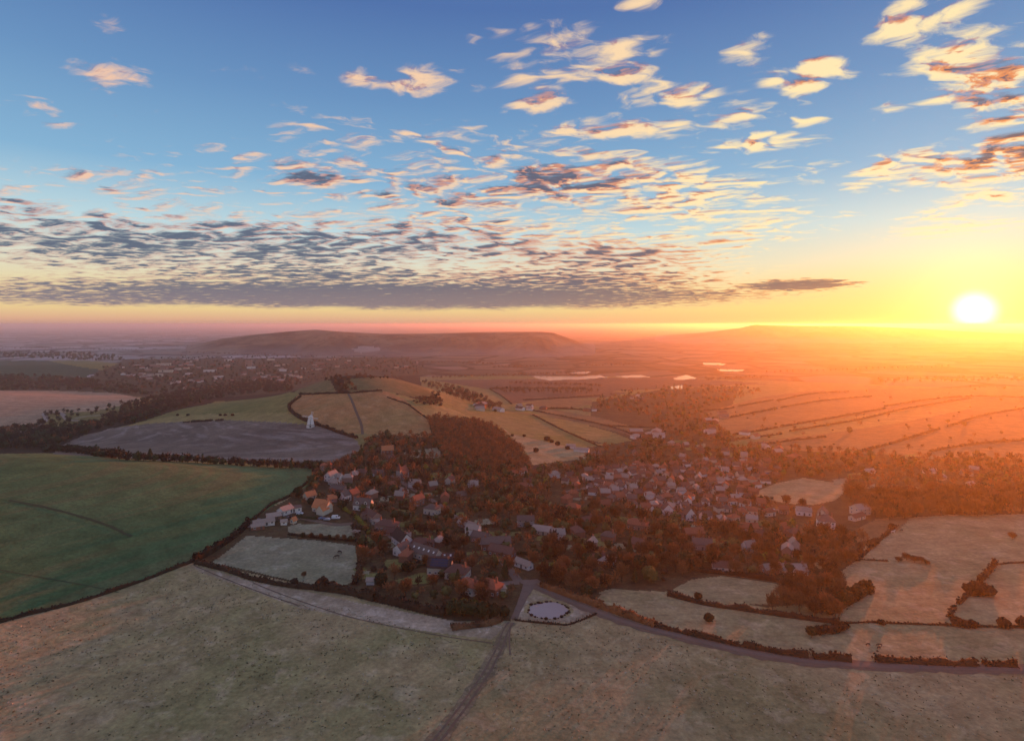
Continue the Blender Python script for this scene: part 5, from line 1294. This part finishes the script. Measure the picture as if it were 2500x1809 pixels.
scatter([(945,930),(960,925),(1005,932),(1060,935),(1100,952),(1140,985),(1172,1022),(1160,1042),(1060,1042),(985,1012),(962,970)], 620, 4.6, [('russet',6),('bare',3)], .65, 1.0, 'in the steep russet wood above the village', False)
scatter([(700,1042),(800,998),(830,965),(950,968),(990,1012),(1160,1040),(1260,1040),(1300,1012),(1350,1030),(1250,1062),(1200,1095),(1250,1145),(1230,1180),(1120,1150),(960,1090),(780,1100),(690,1075)], 760, 5.6, VIL, .6, 1.1, 'in the hillside gardens left of the village')
scatter([(690,1075),(780,1100),(960,1090),(1120,1150),(1230,1180),(1250,1300),(1190,1280),(1130,1340),(990,1345),(830,1318),(800,1290),(800,1190),(770,1130),(700,1120),(640,1110)], 620, 5.2, VIL, .45, .9, 'in the gardens along the hillside houses')
scatter([(1230,1130),(1400,1130),(1560,1165),(1760,1170),(1800,1270),(1745,1292),(1560,1264),(1480,1290),(1340,1300),(1300,1328),(1200,1290)], 640, 5.6, VIL, .6, 1.05, 'in the lower garden woods')
scatter([(1240,1060),(1400,1030),(1700,1020),(1740,1060),(1680,1095),(1780,1140),(1560,1170),(1400,1130),(1240,1120)], 600, 5.5, VIL, .35, .65, 'between the houses of the dense village')
scatter([(1310,890),(1340,870),(1480,858),(1640,853),(1690,870),(1560,902),(1600,950),(1650,985),(1800,1000),(2080,1010),(2330,1020),(2330,1085),(2100,1078),(1960,1085),(1875,1100),(1870,1068),(1760,1055),(1700,1075),
         (1600,1020),(1450,1040),(1310,1035),(1300,1002),(1400,985),(1455,950),(1440,925),(1320,905)], 900, 6.6, VIL, .6, 1.1, 'in the woods beyond the village')
scatter([(1100,862),(1300,862),(1330,868),(1300,874),(1120,872)], 80, 9, [('bare',1)], .8, 1.1, 'along the far brown field', False)
scatter([(1870,1095),(1960,1100),(2080,1092),(2330,1090),(2330,1138),(2100,1142),(1960,1152),(1900,1135)], 240, 6.0, [('russet',3),('bare',3),('open',1)], .8, 1.3, 'in the tall trees above the big pasture', False)
scatter([(1780,1180),(1850,1172),(1915,1195),(1905,1240),(1850,1262),(1880,1300),(1840,1350),(1860,1378),(1700,1350),(1705,1342),(1760,1290),(1800,1250)], 240, 5.0, [('russet',3),('bare',3),('bush',1)], .6, 1.0, 'in the thicket left of the big pasture')
scatter([(1930,842),(2268,836),(2268,846),(1950,850)], 60, 14, [('bare',1)], 1, 1.4, 'far out below the sun', False)
# the marsh and the plain: lines of far trees
for (a, c, n) in [((960,838),(1300,826),50),((1090,815),(1210,812),22),((1300,812),(1400,808),16),((1560,842),(1700,836),30),((900,802),(1100,806),40),((420,782),(700,790),60),((0,770),(300,776),40),((300,765),(420,768),20),((1130,850),(1330,856),40),((1700,826),(2100,812),30)]:
    Wl = G(np.linspace(a[0], c[0], n)+rng.normal(size=n)*2, np.linspace(a[1], c[1], n)+rng.normal(size=n)*.8)
    for w in Wl: put('bare', w[0], w[1], 1.0+.5*rng.random(), .7, 'in the far tree lines of the plain')
scatter([(1620,900),(1800,870),(2268,855),(2268,1000),(2080,1005),(1800,990),(1650,975)], 70, 22, [('bare',3),('olive',1),('bush',3)], .5, 1.1, 'dotted over the glowing pastures', False)
# trees that stand alone and can be pointed to
def one(kind, px, py, s, sz, lab): put_px(kind, px, py, s, sz, '', lab)
for k, x_ in enumerate((671, 690, 711, 729, 747, 762, 776)):
    one('ever' if k % 3 == 0 else 'bare', x_, 1192+ (x_-671)*.06, .34+.06*random.random(), 1.1, f'small dark tree, {ORD[k]} from the left in the row between the two paddocks')
for k, (x_, y_) in enumerate(((1671,1111),(1698,1114),(1741,1118),(1777,1124))):
    one('russet', x_, y_, (.62, .6, .85, .8)[k], 1.0, f'round-headed tree, {ORD[k]} from the left along the front of the cricket field')
one('ever',1570,1377,.62,.75,'single round dark bush-like tree standing in the strip pasture')
one('ever',1797,1411,.55,.95,'small dark round tree at the right end of the strip pasture')
for k, (x_, y_) in enumerate(((1815,1402),(1828,1398),(1842,1400),(1855,1396),(1868,1392))):
    one('bush', x_, y_, 1.0, .9, f'brown bush, {ORD[k]} from the left in the scrub patch at the strip pasture end')
for k, (x_, y_, s_) in enumerate(((1990,1244,1.0),(2008,1240,1.35),(2026,1245,1.3),(2042,1246,1.1),(2053,1250,.8))):
    one('russet', x_, y_, s_*.5, .62, f'russet tree, {ORD[k]} from the left in the thicket alone in the big pasture')
for k, (x_, y_, s_) in enumerate(((2152,1316,1.5),(2168,1318,1.9),(2184,1318,1.6))):
    one('bush', x_, y_, s_, 1.1, f'dark round bush, {ORD[k]} from the left in the clump on the diagonal hedge')
for k, (x_, y_, s_) in enumerate(((2119,1384,1.2),(2138,1388,.9),(2155,1388,.9),(2224,1388,1.25),(2266,1388,1.3))):
    one('bush', x_, y_, s_, 1.0, f'dark bush, {ORD[k]} from the left on the low hedge line of the right pasture')
one('bush',1953,1382,.7,.9,'small bush where the thin hedge crosses the right pasture')
one('russet',2242,1194,.6,.8,'russet round tree alone at the right of the big pasture')
for k, (x_, y_, s_) in enumerate(((1902,1236,.9),(1930,1210,1.2),(1938,1204,1.1),(1976,1170,1.1))):
    one('bush', x_, y_, s_, 1.0, f'dark bush, {ORD[k]} up the gappy hedge beside the garden field')
for k, (x_, y_, s_) in enumerate(((2002,1142,1.6),(2030,1145,1.5),(2165,1142,1.7),(2185,1138,1.5),(2140,1140,1.4))):
    one('russet', x_, y_, s_*.75, 1.05, f'tall russet tree, {ORD[k]} counted rightward of those standing over the big pasture')
for k, (x_, y_, s_) in enumerate(((2082,1128,1.2),(2098,1130,1.1),(2112,1132,1.0))):
    one('open', x_, y_, s_*.85, 1.05, f'open leafless tree with visible branches, {ORD[k]} of three above the big pasture')
for k, (x_, y_, s_) in enumerate(((1000,1362,1.1),(1022,1364,1.25),(1046,1366,1.25),(1070,1368,1.2),(1092,1369,1.1),(1116,1368,.95))):
    one('ever', x_, y_, s_*.72, .95, f'big dark evergreen, {ORD[k]} from left in the row at the village bottom corner')
for k, (x_, y_) in enumerate(((1005,1352),(1028,1352),(1050,1354))):
    one('gold', x_, y_, .85, 1.0, f'golden-topped conifer, {ORD[k]} from the left behind the big evergreen row')
one('russet',943,1252,.62,1.0,'rust-coloured round tree in front of the long skylit roof')
one('russet',990,1150,.9,1.0,'large russet tree right of the grey hip-roofed house')
one('ever',660,1102,.8,1.25,'tall dark round tree at the green field edge beside the smaller orange-roofed house')
one('ever',745,1108,.75,1.0,'dark round tree right of the smaller orange-roofed house')
one('ever',757,1128,.85,.9,'broad dark tree between the large orange roof and the dormered white house')
one('ever',688,1118,.7,.9,'dark tree between the two orange-roofed houses')
one('russet',1345,1300,.8,.9,'russet tree at the left tip of the strip pasture')
one('ever',1546,1330,.5,.9,'dark round tree at the lower left corner of the hay field')
for k, (x_, y_, s_) in enumerate(((1135,966,.8),(1161,967,.8),(1187,1001,1.2),(1212,976,1.5),(1222,980,1.0),(1235,986,1.2),(1257,995,1.1))):
    one('bush', x_, y_, s_*1.15, 1.1, f'dark bush, {ORD[k]} from the left scattered over the rough pasture')
for k, x_ in enumerate((393, 416, 488, 499, 515)):
    one('bush', x_, 920.5, 1.0, .9, f'dark bush, {ORD[k]} from the left dotted along the middle of the down field')
for k, (x_, y_) in enumerate(((673,1280),(712,1298),(735,1303),(652,1292))):
    one('bush' if k else 'bare', x_, y_, (.35, 1.3, 1.0, .8)[k], 1.1, f'dark bush, {ORD[k]} along the hedge below the lower paddock')

# grass tussocks standing above the frost in the near fields
def tussocks(n=16000):
    q = rng.random((n*2, 2)); yy = 165+190*q[:, 0]**.8; xx = (q[:, 1]*2-1)*yy*1.0
    z = height(xx, yy); px, py = project(xx, yy, z)
    ok = (inpoly(px, py, [(-300,1650),(-300,1420),(0,1395),(300,1305),(420,1262),(800,1355),(960,1405),(1090,1422),(1125,1395),(1180,1380),(1262,1386),(1318,1364),(1500,1428),(1700,1474),(1950,1494),(2600,1500),(2600,1900),(-300,1900)])) & (fbm(xx/12, yy/12, 3)+rng.random(len(xx))*.6 > .25)
    xx, yy, z = xx[ok][:n], yy[ok][:n], z[ok][:n]; k = len(xx)
    h = .10+.26*rng.random(k)**2; w = .12+.26*rng.random(k); parts = []
    for _ in range(2):
        a = rng.random(k)*math.pi; cen = np.stack([xx, yy, z+h*.45], 1)
        parts.append(quads(cen, np.stack([np.cos(a)*w, np.sin(a)*w, np.zeros(k)], 1), np.stack([rng.normal(size=k)*.06, rng.normal(size=k)*.06, h*.5], 1)))
    V, F = merge(parts); f = F[0]
    o = link('grass', mesh_np('grass', V, f, [M['tuft_dark'], M['tuft_pale']], (np.arange(len(f)) % k) % 3 // 2), kind='stuff'); tag(o, 'scattered grass tussocks in the frosted near fields', 'grass')
tussocks()
# build the trees: those that show largest are things of their own, the rest are the woods
TREES = [t for t in TREES if t[2] > 60]
vis = lambda t: KIND[t[0]]['h']*t[4]/t[2]
order = sorted(range(len(TREES)), key=lambda i: (not TREES[i][9], -vis(TREES[i])))
inview = [i for i in order if -30 < HX+FL*TREES[i][1]/TREES[i][2] < 2298 and TREES[i][2] < 5000]
nearest = set(inview[:330]); nb = sum(1 for i in nearest if TREES[i][0] == 'bush')
CUT = {'with','by','between','at','below','behind','half','running','beside','alone','under','in','on','just','joined','nearest','among','above','right','left','end','from','facing','and','standing','farthest','attached','up,','near'}
def short_name(w):
    out = []
    for q in w.replace(',', ' ,').split():
        if q in CUT and len(out) > 1 or q == ',': break
        out.append(q)
    return ' '.join(out[:6])
hl_ = [(h[0], h[1], h[2], h[3]) for h in HOUSES if h[3]]
ITEMS, FINAL = [], []
for i in sorted(nearest):
    k, x, y, z, s, sz, rz, region, lab, force = TREES[i]
    nm, desc, cat = KNAME[k]; grp = None
    if not lab:
        size = 'tall' if KIND[k]['h']*s*sz > 8.5 else 'small' if KIND[k]['h']*s*sz < 5 else ''
        d_, who = min(((math.hypot(x-h[0], y-h[1])-h[2], h[3]) for h in hl_), default=(99, ''))
        short = short_name(who)
        where = f"beside the {short}" if d_ < 14 and 'village row' not in who else region
        lab = f"{size} {desc} {where}".strip(); grp = cat + 's ' + where if cat != 'bush' else 'bushes ' + where
    ITEMS.append((i, nm, cat, lab, grp, bool(grp)))
from collections import defaultdict
same = defaultdict(list)
for it in ITEMS: same[it[3]].append(it)
for lab0, its in same.items():
    its.sort(key=lambda t: TREES[t[0]][1]/TREES[t[0]][2])
    for n_, (i, nm, cat, lab, grp, auto) in enumerate(its):
        if len(its) > 1 and len(its) <= 60 and len(lab.split()) <= 13: lab = f'{lab}, {ORD[n_]} from left'
        FINAL.append((i, nm, cat, lab, grp))
for i, nm, cat, lab, grp in FINAL:
    k, x, y, z, s, sz, rz, region, _l, force = TREES[i]
    v = KIND[k]['v'][i % 3]
    if v[1] is not None:
        e = empty(nm, (x, y, z), rz, lab, cat, grp); e.scale = (s, s, s*sz)
        link('crown', v[0], e); link('trunk', v[1], e)
    else:
        o = link(nm, v[0], None, (x, y, z-.1), rz); o.scale = (s, s, s*sz); tag(o, lab, cat, grp)
rest = [i for i in range(len(TREES)) if i not in nearest]
Vs, F3, F4, m3, m4, off = [], [], [], [], [], 0
mlist = ['olive_leaf', 'bare', 'russet', 'ever', 'ygreen', 'hedge', 'bark']
for kd in KIND:
    for vi in range(3):
        sel = [TREES[i] for i in rest if TREES[i][0] == kd and i % 3 == vi]
        if not sel: continue
        A = np.array([(t[1], t[2], t[3], t[4], t[4]*t[5], t[6]) for t in sel])
        for geo, mi in ((KIND[kd]['v'][vi][2], mlist.index(KIND[kd]['m'])), (KIND[kd]['v'][vi][3], 6)):
            if geo is None: continue
            V, F = geo; F = F if isinstance(F, list) else [F]
            cs, sn = np.cos(A[:, 5])[:, None], np.sin(A[:, 5])[:, None]
            X = (V[:, 0]*cs-V[:, 1]*sn)*A[:, 3:4]+A[:, 0:1]; Y = (V[:, 0]*sn+V[:, 1]*cs)*A[:, 3:4]+A[:, 1:2]; Z = V[:, 2][None]*A[:, 4:5]+A[:, 2:3]
            Vs.append(np.stack([X, Y, Z], 2).reshape(-1, 3)); n = len(V)
            for f in F:
                ff = (f[None]+(np.arange(len(A))*n)[:, None, None]+off).reshape(-1, f.shape[1])
                if f.shape[1] == 3: F3.append(ff); m3.append(np.full(len(ff), mi))
                else: F4.append(ff); m4.append(np.full(len(ff), mi))
            off += n*len(A)
Fl, ml = [], []
if F3: Fl.append(np.concatenate(F3)); ml.append(np.concatenate(m3))
if F4: Fl.append(np.concatenate(F4)); ml.append(np.concatenate(m4))
wood_me = mesh_np('woodland', np.concatenate(Vs), Fl, [M[q] for q in mlist], np.concatenate(ml))
o = link('woodland', wood_me, kind='stuff'); tag(o, 'brown winter woods and far trees in and around the village', 'woodland')
print([o['label'] for o in C.objects if o.get('label') and len(o['label'].split()) > 16])
print('TREES', len(TREES), 'single', len(nearest), 'bushes', nb, 'wood polys', len(wood_me.polygons), 'houses', len(HOUSES), 'objects', len(C.objects))
